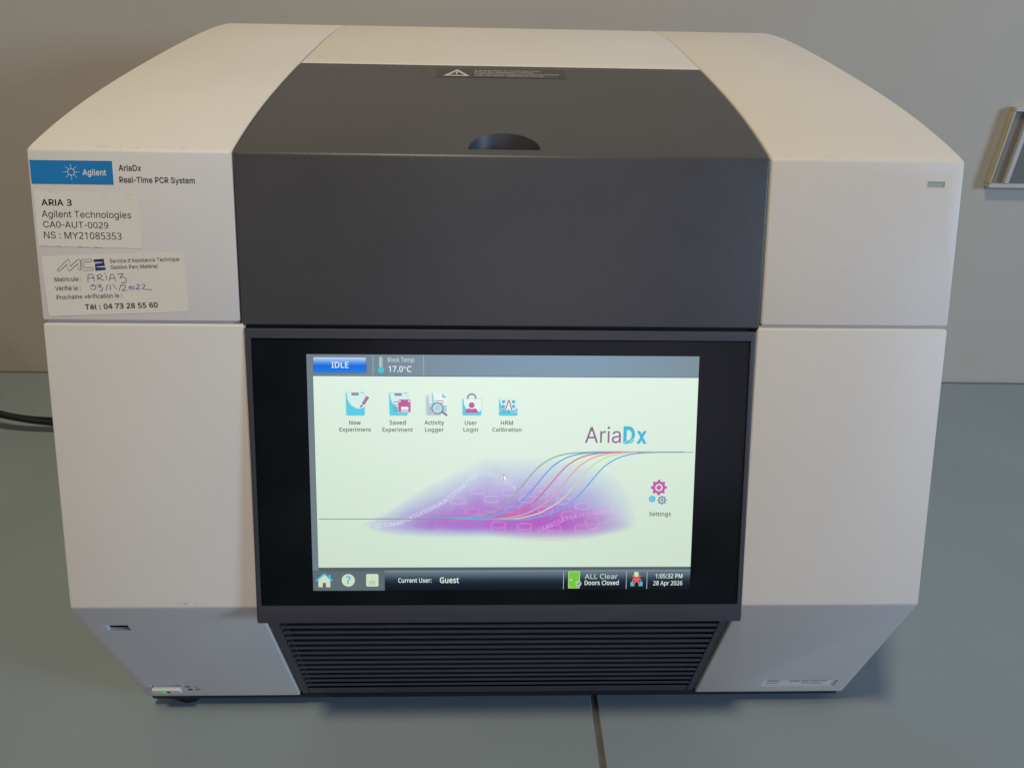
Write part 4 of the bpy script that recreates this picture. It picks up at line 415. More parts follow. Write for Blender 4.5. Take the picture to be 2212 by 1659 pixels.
screen_letters[111] = [406, [[202, -7, 179, -5, 157, -1, 136, 6, 117, 15, 100, 27, 84, 42, 70, 59, 58, 79, 49, 101, 42, 125, 38, 152, 37, 181, 40, 223, 48, 260, 62, 292, 82, 318, 106, 339, 135, 355, 168, 364, 204, 367, 228, 365, 250, 361, 271, 354, 290, 345, 308, 333, 324, 318, 337, 301, 349, 282, 358, 260, 365, 236, 369, 209, 370, 181, 367, 139, 359, 101, 345, 69, 325, 42, 300, 21, 271, 6, 239, -4], [203, 42, 229, 45, 251, 52, 269, 63, 283, 80, 295, 100, 303, 123, 307, 150, 309, 181, 307, 211, 303, 238, 295, 261, 283, 281, 269, 297, 251, 308, 229, 315, 203, 317, 177, 315, 155, 308, 137, 297, 123, 281, 112, 261, 104, 238, 100, 211, 98, 181, 100, 150, 104, 123, 112, 100, 123, 80, 138, 63, 156, 52, 178, 45]]]
screen_letters[112] = [413, [[57, -161, 57, 360, 105, 360, 113, 311, 116, 311, 125, 322, 135, 333, 146, 342, 158, 351, 173, 358, 189, 363, 208, 366, 228, 367, 260, 364, 288, 355, 314, 341, 335, 320, 353, 294, 366, 262, 374, 224, 376, 181, 374, 137, 366, 100, 353, 68, 335, 41, 313, 20, 288, 5, 260, -4, 228, -7, 208, -6, 190, -3, 173, 2, 159, 9, 146, 17, 135, 26, 125, 36, 116, 46, 112, 46, 115, 17, 116, -13, 116, -161], [219, 42, 235, 43, 249, 47, 262, 53, 273, 60, 283, 70, 291, 82, 299, 95, 305, 110, 309, 126, 312, 143, 314, 162, 315, 181, 313, 211, 309, 237, 302, 260, 291, 280, 278, 296, 261, 308, 241, 315, 218, 317, 192, 315, 171, 309, 153, 300, 140, 286, 130, 269, 123, 247, 118, 222, 116, 192, 116, 181, 118, 149, 122, 122, 128, 98, 138, 78, 151, 63, 169, 51, 192, 45]]]
screen_letters[114] = [277, [[57, 0, 57, 360, 105, 360, 112, 294, 115, 294, 124, 308, 135, 322, 147, 334, 160, 345, 174, 355, 190, 361, 207, 365, 225, 367, 247, 366, 267, 363, 260, 308, 241, 312, 221, 313, 207, 312, 194, 309, 182, 304, 169, 298, 158, 290, 147, 280, 138, 268, 131, 256, 124, 241, 120, 226, 117, 210, 116, 192, 116, 0]]]
screen_letters[115] = [322, [[148, -7, 130, -6, 113, -5, 97, -3, 83, -1, 70, 3, 57, 7, 46, 11, 35, 16, 35, 70, 87, 50, 102, 46, 118, 43, 133, 42, 149, 41, 170, 42, 188, 45, 203, 49, 214, 55, 223, 63, 229, 72, 233, 83, 234, 94, 227, 118, 200, 140, 146, 164, 86, 191, 74, 198, 64, 206, 55, 214, 48, 223, 42, 233, 38, 244, 35, 257, 34, 271, 37, 293, 44, 312, 55, 328, 72, 342, 92, 353, 115, 360, 140, 365, 169, 367, 185, 366, 201, 365, 216, 363, 231, 360, 245, 357, 258, 353, 271, 348, 284, 343, 264, 296, 216, 312, 204, 315, 191, 317, 178, 318, 165, 318, 148, 318, 133, 315, 120, 312, 110, 307, 101, 300, 95, 293, 92, 284, 91, 275, 99, 249, 129, 229, 183, 206, 200, 200, 215, 193, 229, 186, 242, 180, 253, 172, 263, 165, 272, 156, 279, 147, 284, 137, 288, 126, 291, 113, 291, 99, 289, 75, 282, 53, 270, 35, 253, 20, 231, 8, 207, 0, 179, -5]]]
screen_letters[116] = [242, [[167, -7, 153, -6, 140, -4, 127, -1, 115, 3, 104, 9, 94, 16, 85, 26, 77, 37, 70, 50, 65, 66, 63, 84, 62, 105, 62, 314, 11, 314, 11, 343, 62, 366, 86, 443, 121, 443, 121, 360, 225, 360, 225, 314, 121, 314, 121, 106, 122, 91, 125, 77, 130, 66, 137, 57, 145, 51, 155, 46, 165, 43, 177, 42, 205, 44, 228, 49, 228, 4, 201, -4]]]
screen_letters[117] = [415, [[184, -7, 153, -5, 127, 1, 104, 11, 86, 25, 72, 42, 61, 65, 55, 92, 53, 124, 53, 360, 113, 360, 113, 128, 118, 91, 133, 64, 158, 48, 193, 42, 220, 44, 243, 51, 262, 61, 276, 76, 286, 95, 293, 117, 297, 143, 299, 173, 299, 360, 358, 360, 358, 0, 310, 0, 301, 48, 298, 48, 289, 35, 277, 23, 264, 14, 250, 6, 234, 1, 218, -3, 201, -6]]]
screen_letters[118] = [341, [[136, 0, 0, 360, 63, 360, 140, 148, 151, 115, 162, 80, 169, 52, 171, 52, 179, 81, 190, 116, 201, 148, 278, 360, 341, 360, 204, 0]]]
screen_letters[119] = [528, [[106, 1, 7, 361, 69, 361, 118, 169, 132, 110, 142, 61, 144, 61, 151, 89, 159, 125, 169, 158, 232, 361, 297, 361, 359, 158, 373, 108, 383, 62, 385, 62, 395, 108, 410, 169, 460, 361, 520, 361, 420, 1, 351, 1, 289, 203, 274, 258, 265, 299, 262, 299, 253, 258, 238, 203, 173, 1]]]
screen_letters[120] = [355, [[12, 0, 142, 184, 18, 360, 85, 360, 178, 224, 270, 360, 336, 360, 212, 184, 343, 0, 276, 0, 178, 144, 79, 0]]]
screen_letters[121] = [342, [[56, -161, 28, -160, 7, -156, 7, -109, 25, -111, 47, -113, 62, -112, 75, -108, 87, -103, 97, -95, 106, -86, 114, -75, 121, -63, 127, -49, 146, -1, 1, 360, 64, 360, 142, 155, 160, 104, 172, 57, 175, 57, 187, 101, 206, 156, 279, 360, 343, 360, 187, -50, 177, -74, 166, -96, 153, -115, 139, -131, 122, -144, 103, -154, 81, -159]]]
alphabets = {1: plain_letters, 2: screen_letters}


def signed_area(ring):
    total = 0.0
    for k in range(len(ring)):
        x0, y0 = ring[k - 1]
        x1, y1 = ring[k]
        total += x0 * y1 - x1 * y0
    return total / 2


def point_in_ring(point, ring):
    hit = False
    for k in range(len(ring)):
        x0, y0 = ring[k]
        x1, y1 = ring[k - 1]
        if (y0 > point[1]) != (y1 > point[1]):
            if point[0] < (x1 - x0) * (point[1] - y0) / (y1 - y0) + x0:
                hit = not hit
    return hit


def outline_band(ring, half):
    """a thin band along a closed outline: it makes a letter heavier"""
    clean = [p for k, p in enumerate(ring) if math.dist(p, ring[k - 1]) > 0.002]
    left = []
    right = []
    for k, p in enumerate(clean):
        a = Vector(p) - Vector(clean[k - 1])
        b = Vector(clean[(k + 1) % len(clean)]) - Vector(p)
        a.normalize()
        b.normalize()
        na = Vector((a.y, -a.x))
        mid = na + Vector((b.y, -b.x))
        if mid.length < 0.3:
            mid = na
        mid.normalize()
        reach = min(1.5, 1 / max(0.3, mid.dot(na)))
        left.append(tuple(Vector(p) + mid * half * reach))
        right.append(tuple(Vector(p) - mid * half * reach))
    return left, right


def letter_mesh(face, letter, bold):
    key = (face, letter, bold)
    if key in letter_shapes:
        return letter_shapes[key]
    bold = max(bold, 0.0)
    step, flat_rings = alphabets[face][ord(letter)]
    loops = []
    for q in flat_rings:
        loops.append([(q[i] / 1000, q[i + 1] / 1000) for i in range(0, len(q), 2)])
    points = []
    faces = []
    if loops:
        biggest = max(loops, key=lambda r: abs(signed_area(r)))
        turn = 1 if signed_area(biggest) > 0 else -1
        solid = [r for r in loops if signed_area(r) * turn > 0]
        holes = [r for r in loops if signed_area(r) * turn <= 0]
        for n, r in enumerate(solid):
            curve = bpy.data.curves.new(name='letter', type='CURVE')
            curve.dimensions = '2D'
            curve.fill_mode = 'FRONT'
            group = [r] + [h for h in holes if point_in_ring(h[0], r)]
            for loop in group:
                spline_ = curve.splines.new('POLY')
                spline_.points.add(len(loop) - 1)
                spline_.use_cyclic_u = True
                for p, (x, y) in zip(spline_.points, loop):
                    p.co = (x, y, 0, 1)
            ob = bpy.data.objects.new('letter', curve)
            COL.objects.link(ob)
            bpy.context.view_layer.update()
            me = bpy.data.meshes.new_from_object(ob.evaluated_get(bpy.context.evaluated_depsgraph_get()))
            k = len(points)
            points += [(p.co.x, p.co.y, n) for p in me.vertices]
            faces += [tuple(i + k for i in p.vertices) for p in me.polygons]
            if bold > 0:
                for m, loop in enumerate(group):
                    left, right = outline_band(loop, bold)
                    k = len(points)
                    c = len(left)
                    points += [(x, y, n + 0.4 + 0.1 * m) for x, y in left + right]
                    faces += [(k + i, k + c + i, k + c + (i + 1) % c, k + (i + 1) % c) for i in range(c)]
            bpy.data.objects.remove(ob)
            bpy.data.curves.remove(curve)
            bpy.data.meshes.remove(me)
    letter_shapes[key] = (step / 1000, points, faces)
    return letter_shapes[key]


def line_mesh(text, bold, face):
    points = []
    faces = []
    x = 0.0
    for letter in text:
        step, v, f = letter_mesh(face, letter, bold)
        k = len(points)
        points += [(p[0] + x, p[1], p[2]) for p in v]
        faces += [tuple(i + k for i in t) for t in f]
        x += step + bold * 1.2
    return points, faces


def capital_height(face):
    ring = alphabets[face][72][1][0]
    return max(ring[1::2]) / 1000


class Sheet:
    """collects flat coloured shapes (mm on a face) into ONE mesh"""
    alphabet = 1

    def __init__(self, frame, lift=0.0, step=0.00006):
        self.fr = frame; self.v = []; self.f = []; self.m = []; self.mats = []; self.lift = lift; self.step = step; self.sheet = []

    def mi(self, m):
        if m not in self.mats: self.mats.append(m)
        return self.mats.index(m)

    def raw(self, pts, faces, layer, mat):
        k = len(self.v)
        for x, y in pts:
            self.v.append(self.fr(x / 1000, y / 1000, self.lift + layer * self.step) - ROOT)
            self.sheet.append((x, y, 0))
        i = self.mi(mat)
        for f in faces: self.f.append(tuple(q + k for q in f)); self.m.append(i)

    def poly(self, pts, layer, mat):
        if signed_area(pts) < 0: pts = pts[::-1]
        self.raw(pts, [tuple(range(len(pts)))], layer, mat)

    def rect(self, x0, y0, x1, y1, layer, mat, r=0.0):
        self.poly(rrect(x0, y0, x1, y1, r), layer, mat)

    def disc(self, x, y, r, layer, mat, ry=None, n=28):
        ry = ry or r
        self.poly([(x + r * math.cos(2 * math.pi * i / n), y + ry * math.sin(2 * math.pi * i / n)) for i in range(n)], layer, mat)

    def ring(self, x, y, r, w, layer, mat, ry=None, a0=0, a1=360, n=36):
        ry = ry or r
        P = [(x + r * math.cos(math.radians(a0 + (a1 - a0) * i / n)), y + ry * math.sin(math.radians(a0 + (a1 - a0) * i / n))) for i in range(n + 1)]
        self.stroke(P, w, layer, mat)

    def stroke(self, P, w, layer, mat, caps=True):
        L = []; R = []
        n = len(P)
        for i in range(n):
            a = Vector(P[max(0, i - 1)]); b = Vector(P[min(n - 1, i + 1)])
            d = (b - a)
            if d.length < 1e-9: d = Vector((1, 0))
            d.normalize(); nn = Vector((-d.y, d.x))
            k = 1.0
            if 0 < i < n - 1:
                d1 = (Vector(P[i]) - a); d2 = (b - Vector(P[i]))
                if d1.length > 1e-9 and d2.length > 1e-9:
                    c = max(0.5, math.cos(0.5 * d1.angle(d2))); k = 1 / c
            p = Vector(P[i])
            if caps and i == 0: p = p - d * w * 0.35
            if caps and i == n - 1: p = p + d * w * 0.35
            L.append(tuple(p + nn * w / 2 * k)); R.append(tuple(p - nn * w / 2 * k))
        pts = L + R
        self.raw(pts, [(i, n + i, n + i + 1, i + 1) for i in range(n - 1)], layer, mat)

    def text(self, s, x, y, layer, mat, width=None, h=2.0, bold=0.0, rot=0.0, align='L'):
        v, f = line_mesh(s, bold, self.alphabet)
        x0 = min(p[0] for p in v); x1 = max(p[0] for p in v)
        sy = h / capital_height(self.alphabet)
        sx = (width / (x1 - x0)) if width else sy
        wd = (x1 - x0) * sx
        off = {'L': 0, 'C': -wd / 2, 'R': -wd}[align]
        c, q = math.cos(rot), math.sin(rot)
        for n in sorted(set(p[2] for p in v)):
            order = {}
            pts = []
            for i, p in enumerate(v):
                if p[2] != n:
                    continue
                order[i] = len(pts)
                u = (p[0] - x0) * sx + off
                w = p[1] * sy
                pts.append((x + u * c - w * q, y + u * q + w * c))
            self.raw(pts, [tuple(order[i] for i in t) for t in f if t[0] in order], layer + n * 0.25, mat)

    def build(self, name, parent):
        me = bpy.data.meshes.new(name)
        me.from_pydata([tuple(p) for p in self.v], [], self.f)
        for m in self.mats: me.materials.append(m)
        me.polygons.foreach_set('material_index', self.m)
        at = me.attributes.new('sheet', 'FLOAT_VECTOR', 'POINT')
        at.data.foreach_set('vector', [c for p in self.sheet for c in p])
        me.update()
        return link(name, me, parent)


def rrect(x0, y0, x1, y1, r, n=5):
    if r <= 0: return [(x0, y0), (x1, y0), (x1, y1), (x0, y1)]
    P = []
    for cx, cy, a in ((x1 - r, y1 - r, 0), (x0 + r, y1 - r, 90), (x0 + r, y0 + r, 180), (x1 - r, y0 + r, 270)):
        for i in range(n + 1):
            t = math.radians(a + 90 * i / n); P.append((cx + r * math.cos(t), cy + r * math.sin(t)))
    return P


def spline(P, n=10):
    out = []
    Q = [P[0]] + list(P) + [P[-1]]
    for i in range(1, len(Q) - 2):
        a, b, c, d = [Vector(q) for q in Q[i - 1:i + 3]]
        for k in range(n):
            t = k / n
            out.append(tuple(0.5 * ((2 * b) + (c - a) * t + (2 * a - 5 * b + 4 * c - d) * t * t + (3 * b - a - 3 * c + d) * t ** 3)))
    out.append(tuple(P[-1]))
    return out


# ================================================================== SETTING
WY, TW = 0.5205, -0.0137       # the wall stands behind, turned by under a degree


def wall_pt(x, off, z):        # off = distance out of the wall
    n = Vector((-TW, 1, 0)).normalized()
    return Vector((x, WY + TW * x, z)) - n * off


def simple_box(name, pts8, mat, kind=None):
    me = bpy.data.meshes.new(name)
    me.from_pydata([tuple(p) for p in pts8], [], [(0, 3, 2, 1), (4, 5, 6, 7), (0, 1, 5, 4), (1, 2, 6, 5), (2, 3, 7, 6), (3, 0, 4, 7)])
    me.materials.append(mat)
    o = link(name, me)
    if kind: o['kind'] = kind
    return o


def slab_pts(x0, x1, y0, y1l, y1r, z0, z1):
    return [(x0, y0, z0), (x1, y0, z0), (x1, y1r, z0), (x0, y1l, z0), (x0, y0, z1), (x1, y0, z1), (x1, y1r, z1), (x0, y1l, z1)]


wall = simple_box('wall', [wall_pt(-2.2, 0, -0.75), wall_pt(2.2, 0, -0.75), wall_pt(2.2, -0.1, -0.75), wall_pt(-2.2, -0.1, -0.75),
                           wall_pt(-2.2, 0, 2.2), wall_pt(2.2, 0, 2.2), wall_pt(2.2, -0.1, 2.2), wall_pt(-2.2, -0.1, 2.2)], WALLM, 'structure')
JX0, JX1 = 0.0676, 0.0722
GAP = 0.0035


def bench(x0, x1):
    bm = bmesh.new()
    P = slab_pts(x0, x1, -0.36, WY + TW * x0 - GAP, WY + TW * x1 - GAP, -0.03, 0.0)
    v = [bm.verts.new(p) for p in P]
    for q in ((0, 3, 2, 1), (4, 5, 6, 7), (0, 1, 5, 4), (1, 2, 6, 5), (2, 3, 7, 6), (3, 0, 4, 7)): bm.faces.new([v[i] for i in q])
    es = [e for e in bm.edges if all(vv.co.z > -0.01 for vv in e.verts)]
    bmesh.ops.bevel(bm, geom=es, offset=0.0006, segments=2, profile=0.5, affect='EDGES')
    o = link('bench_top', mesh_from_bm('bench_top', bm, [BENCH])); o['kind'] = 'structure'
    return o


bench(-1.6, JX0)
bench(JX1, 1.9)
js = simple_box('bench_joint', slab_pts(JX0, JX1, -0.36, WY - 0.006, WY - 0.006, -0.028, -0.0012), JOINT, 'structure')
sl = simple_box('wall_sealant', [wall_pt(-1.6, GAP - 0.0005, -0.02), wall_pt(1.9, GAP - 0.0005, -0.02), wall_pt(1.9, 0.0004, -0.02), wall_pt(-1.6, 0.0004, -0.02),
                                 wall_pt(-1.6, GAP - 0.0005, -0.0012), wall_pt(1.9, GAP - 0.0005, -0.0012), wall_pt(1.9, 0.0004, 0.0008), wall_pt(-1.6, 0.0004, 0.0008)], SEAL, 'structure')

# ================================================================== THE MACHINE
M = thing('lab_analyzer', 'large cream white and charcoal tabletop lab machine with a lit touchscrean on its sloping front'.replace('touchscrean', 'touchscreen'), 'lab machine', ROOT)

W = 0.25; HI = 0.1437; HL = 0.1431; HB = 0.1414
T_TOP = 0.2554; SEAM_U = 0.1659; SEAM_L = 0.1642
YBK = 0.437


def Fyz(t, o=0.0):
    p = F(0, t, o); return (p.y, p.z)


def roof_pts(y0, y1, n):
    return [(y0 + (y1 - y0) * i / n, roof_z(y0 + (y1 - y0) * i / n)) for i in range(n + 1)]


y_top = Fyz(T_TOP)[0]
z_seam = Fyz(SEAM_U)[1]; z_seam_l = Fyz(SEAM_L)[1]
prof_up = [Fyz(SEAM_U), Fyz(T_TOP)] + roof_pts(y_top + 0.006, YBK, 26) + [(0.444, 0.405), (0.446, z_seam)]
prof_lo = [Fyz(SEAM_L)] + [(0.446, z_seam_l), (0.440, ZK)] + [(YK, ZK), (0.0, ZB)]

ups = []; los = []
for sgn in (-1, 1):
    a, b = sorted((sgn * W, sgn * HI))
    o = link('upper_housing', mesh_from_bm('upper_housing', prism_bm(prof_up, a, b, 0.0014), [WHITE]), M); ups.append(o)
    a, b = sorted((sgn * W, sgn * (HB + 0.0006)))
    o = link('lower_housing', mesh_from_bm('lower_housing', prism_bm(prof_lo, a, b, 0.0012), [WHITE]), M); los.append(o)
    # the stepped lip seen inside the seam between upper and lower housing
    link('seam_lip', mesh_from_bm('seam_lip', box_frame_bm(F, sgn * W * 0.993, sgn * (HI + 0.001), 0.158, 0.172, -0.008, -0.0022), [WHITE]), M)

# rear roof panel between the two upper housings
prof_rear = roof_pts(0.2562, YBK, 14) + [(0.444, 0.405), (0.446, z_seam), (0.2562, z_seam)]
link('rear_cover', mesh_from_bm('rear_cover', prism_bm(prof_rear, -HL, HL, 0.0010), [WHITE]), M)

# charcoal lid
prof_lid = [Fyz(0.1640, 0.0004), Fyz(T_TOP, 0.0004)] + roof_pts(y_top + 0.006, 0.2554, 14) + [(0.2554, 0.30), (0.2554, z_seam)]
lid = link('lid', mesh_from_bm('lid', prism_bm(prof_lid, -HL, HL, 0.0016, 4), [DARK]), M)
# finger scoop: half round pocket with a rounded rim
bm = bmesh.new()
rings = []
for z, r in ((0.3525, 0.0165), (0.3560, 0.0186), (0.3780, 0.0194), (0.3950, 0.0212)):
    ring = []
    for i in range(25):
        a = math.pi * i / 24
        ring.append(bm.verts.new(Vector((r * math.cos(a) , 0.0972 + r * math.sin(a), z)) - ROOT))
    rings.append(ring)
for k in range(len(rings) - 1):
    for i in range(25):
        j = (i + 1) % 25
        bm.faces.new((rings[k][i], rings[k][j], rings[k + 1][j], rings[k + 1][i]))
bm.faces.new(rings[0]); bm.faces.new(rings[-1][::-1])
cut(lid, bm)

# unseen black block added inside to stop light through the hairline gaps
link('light_block', mesh_from_bm('light_block', prism_bm([(0.07, 0.10), Fyz(0.20, -0.03), (0.16, 0.36), (0.42, 0.39), (0.42, 0.03), (0.07, 0.03)], -0.146, 0.146, 0), [BLACK]), M)

link('gap_shade_strip', mesh_from_bm('gap_shade_strip', box_frame_bm(F, -0.1419, 0.1419, 0.156, 0.1655, -0.020, -0.0030), [BLACK]), M)  # added black strip that puts shade into the gap above the bezel

# bezel frame round the screen
bm = bmesh.new()
ox, t0, t1 = 0.1411, 0.0032, 0.1733
ix, g0, g1 = 0.1382, 0.0138, 0.1680
rec = -0.0009
O = [(-ox, t0), (ox, t0), (ox, t1), (-ox, t1)]; I = [(-ix, g0), (ix, g0), (ix, g1), (-ix, g1)]
lo_ = [bm.verts.new(B(s, t, 0) - ROOT) for s, t in O]; li_ = [bm.verts.new(B(s, t, 0) - ROOT) for s, t in I]
di_ = [bm.verts.new(B(s, t, -0.003) - ROOT) for s, t in I]
bo_ = [bm.verts.new(B(s, t, -0.020) - ROOT) for s, t in [(-ox, t0), (ox, t0), (ox, t1), (-ox, t1)]]
for i in range(4):
    j = (i + 1) % 4
    bm.faces.new((lo_[i], lo_[j], li_[j], li_[i])); bm.faces.new((li_[i], li_[j], di_[j], di_[i])); bm.faces.new((lo_[j], lo_[i], bo_[i], bo_[j]))
bm.faces.new(di_); bm.faces.new(bo_[::-1])
bmesh.ops.recalc_face_normals(bm, faces=bm.faces)
es = [e for e in bm.edges if e.calc_face_angle(0) > 0.5 and all(v in lo_ for v in e.verts) or (e.verts[0] in lo_ and e.verts[1] in bo_) or (e.verts[1] in lo_ and e.verts[0] in bo_)]
bmesh.ops.bevel(bm, geom=es, offset=0.0011, segments=3, profile=0.5, affect='EDGES')
bezel = link('bezel', mesh_from_bm('bezel', bm, [BEZ]), M)
link('glass', mesh_from_bm('glass', box_frame_bm(B, -ix + 0.0003, ix - 0.0003, g0 + 0.0003, g1 - 0.0003, -0.0028, rec, 0.0003), [GLASS]), bezel)

# ---------------------------------------------------------------- screen picture
DX0, DX1, DY0, DY1 = -108.4, 109.8, 22.8, 159.2


def f_white(nt, X, Y):
    # magenta glow: wide flat half ellipse with soft rims
    dx = math_node(nt, 'DIVIDE', math_node(nt, 'SUBTRACT', X, -1.0), 79.0)
    dx = math_node(nt, 'POWER', math_node(nt, 'ABSOLUTE', dx), 2.0)
    tall = math_node(nt, 'MAXIMUM', math_node(nt, 'MINIMUM', math_node(nt, 'MULTIPLY', math_node(nt, 'ADD', X, 90.0), 0.50), 40.0), 7.0)
    up = math_node(nt, 'DIVIDE', math_node(nt, 'MAXIMUM', math_node(nt, 'SUBTRACT', Y, 62.0), 0.0), tall)
    dn = math_node(nt, 'DIVIDE', math_node(nt, 'MAXIMUM', math_node(nt, 'SUBTRACT', 62.0, Y), 0.0), 8.0)
    d = math_node(nt, 'ADD', math_node(nt, 'MULTIPLY', dx, dx), math_node(nt, 'ADD', math_node(nt, 'MULTIPLY', up, up), math_node(nt, 'MULTIPLY', dn, dn)))
    n = nt.nodes.new('ShaderNodeTexNoise'); n.inputs['Scale'].default_value = 0.09; n.inputs['Detail'].default_value = 3
    at = [q for q in nt.nodes if q.type == 'ATTRIBUTE'][0]
    nt.links.new(at.outputs['Vector'], n.inputs['Vector'])
    d = math_node(nt, 'ADD', d, math_node(nt, 'MULTIPLY', math_node(nt, 'SUBTRACT', n.outputs['Fac'], 0.5), 0.22))
    return math_node(nt, 'MULTIPLY', math_node(nt, 'SUBTRACT', 1.0, d), 1.0)


def tint(nt, X, Y, c):
    # a warmer, brighter heart low and right of the middle
    hx = math_node(nt, 'DIVIDE', math_node(nt, 'SUBTRACT', X, 28.0), 46.0)
    hy = math_node(nt, 'DIVIDE', math_node(nt, 'SUBTRACT', Y, 62.5), 11.0)
    h = math_node(nt, 'SUBTRACT', 1.0, math_node(nt, 'ADD', math_node(nt, 'MULTIPLY', hx, hx), math_node(nt, 'MULTIPLY', hy, hy)))
    h = math_node(nt, 'MULTIPLY', math_node(nt, 'MAXIMUM', h, 0.0), 0.62)
    hm = nt.nodes.new('ShaderNodeMix'); hm.data_type = 'RGBA'
    hm.inputs[7].default_value = L3(192, 90, 202)
    nt.links.new(h, hm.inputs[0]); nt.links.new(c, hm.inputs[6])
    c = hm.outputs[2]
    # panel seen from above: the lower left of the picture reads yellower and dimmer
    f = math_node(nt, 'ADD', math_node(nt, 'MULTIPLY', math_node(nt, 'SUBTRACT', 148.0, Y), 0.0072), math_node(nt, 'MULTIPLY', math_node(nt, 'ABSOLUTE', X), 0.0022))
    mx = nt.nodes.new('ShaderNodeMix'); mx.data_type = 'RGBA'; mx.blend_type = 'MULTIPLY'
    mx.inputs[7].default_value = (0.80, 0.82, 0.77, 1)
    nt.links.new(f, mx.inputs[0]); nt.links.new(c, mx.inputs[6])
    return mx.outputs[2]


BGW = (226, 245, 231)
PIC = ramp_mat('picture', f_white, [(0.0, BGW), (0.28, (213, 228, 234)), (0.55, (199, 206, 235)), (0.76, (189, 180, 231)), (0.9, (182, 148, 222)), (1.0, (188, 122, 216))], tint)
BAR = ramp_mat('bar', lambda nt, X, Y: math_node(nt, 'DIVIDE', math_node(nt, 'ADD', X, 108.0), 218.0),
               [(0.0, (112, 126, 134)), (0.45, (124, 148, 166)), (0.7, (126, 154, 172)), (1.0, (122, 142, 154))])
FOOT = ramp_mat('foot', lambda nt, X, Y: math_node(nt, 'DIVIDE', math_node(nt, 'SUBTRACT', Y, 22.8), 12.0),
                [(0.0, (14, 18, 26)), (0.35, (24, 32, 46)), (0.55, (44, 58, 74)), (1.0, (112, 130, 142))])
TOOLB = em('toolbar', 92, 108, 114)
E_DARK = em('dark_line', 84, 98, 104); E_LIGHT = em('light_line', 168, 184, 188)
E_TXT = em('text_grey', 82, 96, 98); E_WT = em('text_white', 222, 238, 228)
CYAN = em('cyan', 92, 204, 224); CY2 = em('cyan_pale', 178, 228, 230); CY3 = em('cyan_deep', 66, 182, 214)
WHT = em('white', 232, 246, 238); MAG = em('magenta', 188, 96, 158); MAGL = em('magenta_light', 204, 132, 186); PLUM = em('plum', 140, 100, 142)
SLATE = em('slate', 134, 152, 168); GRY = em('grey_icon', 128, 150, 160)
GRN = em('green', 118, 196, 70); GRNL = em('green_light', 176, 226, 120); RED = em('red', 222, 92, 82); CREAM = em('cream', 206, 222, 196)

disp = Sheet(B, rec + 0.00015)
disp.rect(DX0, 147.5, DX1, DY1, 0, BAR)
disp.rect(DX0, 34.7, -105.0, 147.5, 0, BAR)
disp.rect(-105.0, 34.7, DX1, 36.7, 0, E_DARK)
disp.rect(-105.0, 36.7, DX1, 147.5, 0, PIC)
disp.rect(-67.4, DY0, DX1, 34.7, 0, FOOT)
disp.rect(DX0, DY0, -67.4, 34.7, 0, TOOLB)
disp.rect(DX0, 34.5, -67.4, 34.9, 1, E_DARK)
disp.rect(-105.0, 147.1, DX1, 147.5, 1, E_DARK)
disp.rect(-67.4, 34.35, DX1, 34.7, 1, em('foot_rim', 140, 158, 168))
for x in (-72.15, -44.15):
    disp.rect(x, 148.1, x + 0.3, 158.9, 1, E_LIGHT)
for x in (35.7, 72.35, 84.4):
    disp.rect(x, 23.3, x + 0.35, 33.8, 1, E_LIGHT)
disp_o = disp.build('display', bezel)


# sub-parts hang under the bezel's display: thing > bezel > display is already two levels, so keep them siblings of it
def part(name, fn):
    s = Sheet(B, rec + 0.00015); s.alphabet = 2
    fn(s)
    return s.build(name, bezel)


IDLEM = ramp_mat('idle', lambda nt, X, Y: math_node(nt, 'DIVIDE', math_node(nt, 'SUBTRACT', Y, 149.1), 8.6),
                 [(0.0, (22, 128, 232)), (0.45, (18, 104, 222)), (0.68, (92, 152, 230)), (1.0, (196, 218, 238))])


def idle(s):
    s.rect(-104.9, 148.9, -75.4, 157.8, 2, E_DARK, 0.8)
    s.rect(-104.65, 149.15, -75.65, 157.6, 3, IDLEM, 0.7)
    s.text('IDLE', -94.7, 151.8, 4, E_WT, 9.3, 3.2, 0.012)


part('status_button', idle)


def thermo(s):
    s.rect(-68.6, 151.5, -66.4, 158.2, 2, em('tube', 150, 172, 172), 1.0)
    s.rect(-68.2, 152.0, -66.9, 157.8, 3, em('tube_in', 188, 208, 200), 0.6)
    for k in range(5): s.rect(-67.6, 153.4 + k * 0.9, -66.9, 153.65 + k * 0.9, 4, E_TXT)
    s.disc(-67.5, 150.7, 2.1, 3, em('tube_rim', 86, 150, 166)); s.disc(-67.5, 150.7, 1.7, 4, em('bulb', 70, 196, 212))
    s.text('Block Temp:', -63.8, 155.25, 2, em('text_soft', 196, 212, 208), 15.0, 2.35, 0.010)
    s.text('17.0', -63.4, 149.7, 2, E_WT, 7.9, 3.15, 0.014); s.ring(-54.5, 152.2, 0.5, 0.28, 2, E_WT); s.text('C', -53.3, 149.7, 2, E_WT, 2.6, 3.15, 0.014)


part('temperature_readout', thermo)


def clip_base(s, x0, y0, x1, y1, c=CYAN):
    w = x1 - x0; h = y1 - y0
    s.rect(x0 - 0.5, y0 - 0.5, x1 + 0.5, y1 + 0.5, 1, em('icon_halo', 200, 228, 228), 1.2)
    s.rect(x0, y0, x1, y1, 2, c, 0.9)
    # pale swoosh over the upper part
    P = [(x0 + 0.05 * w, y1), (x0 + 0.08 * w, y0 + 0.72 * h), (x0 + 0.2 * w, y0 + 0.52 * h), (x0 + 0.42 * w, y0 + 0.37 * h), (x0 + 0.7 * w, y0 + 0.30 * h), (x1, y0 + 0.38 * h), (x1, y1 - 0.4)]
    s.poly(P[:1] + spline(P[1:6], 6) + P[6:], 3, em('icon_pale', 214, 238, 232))


def cap2(s, a, ya, b, yb, xa, wa, xb, wb):
    s.text(a, xa, ya, 2, E_TXT, wa, 2.3, 0.014); s.text(b, xb, yb, 2, E_TXT, wb, 2.2, 0.014)


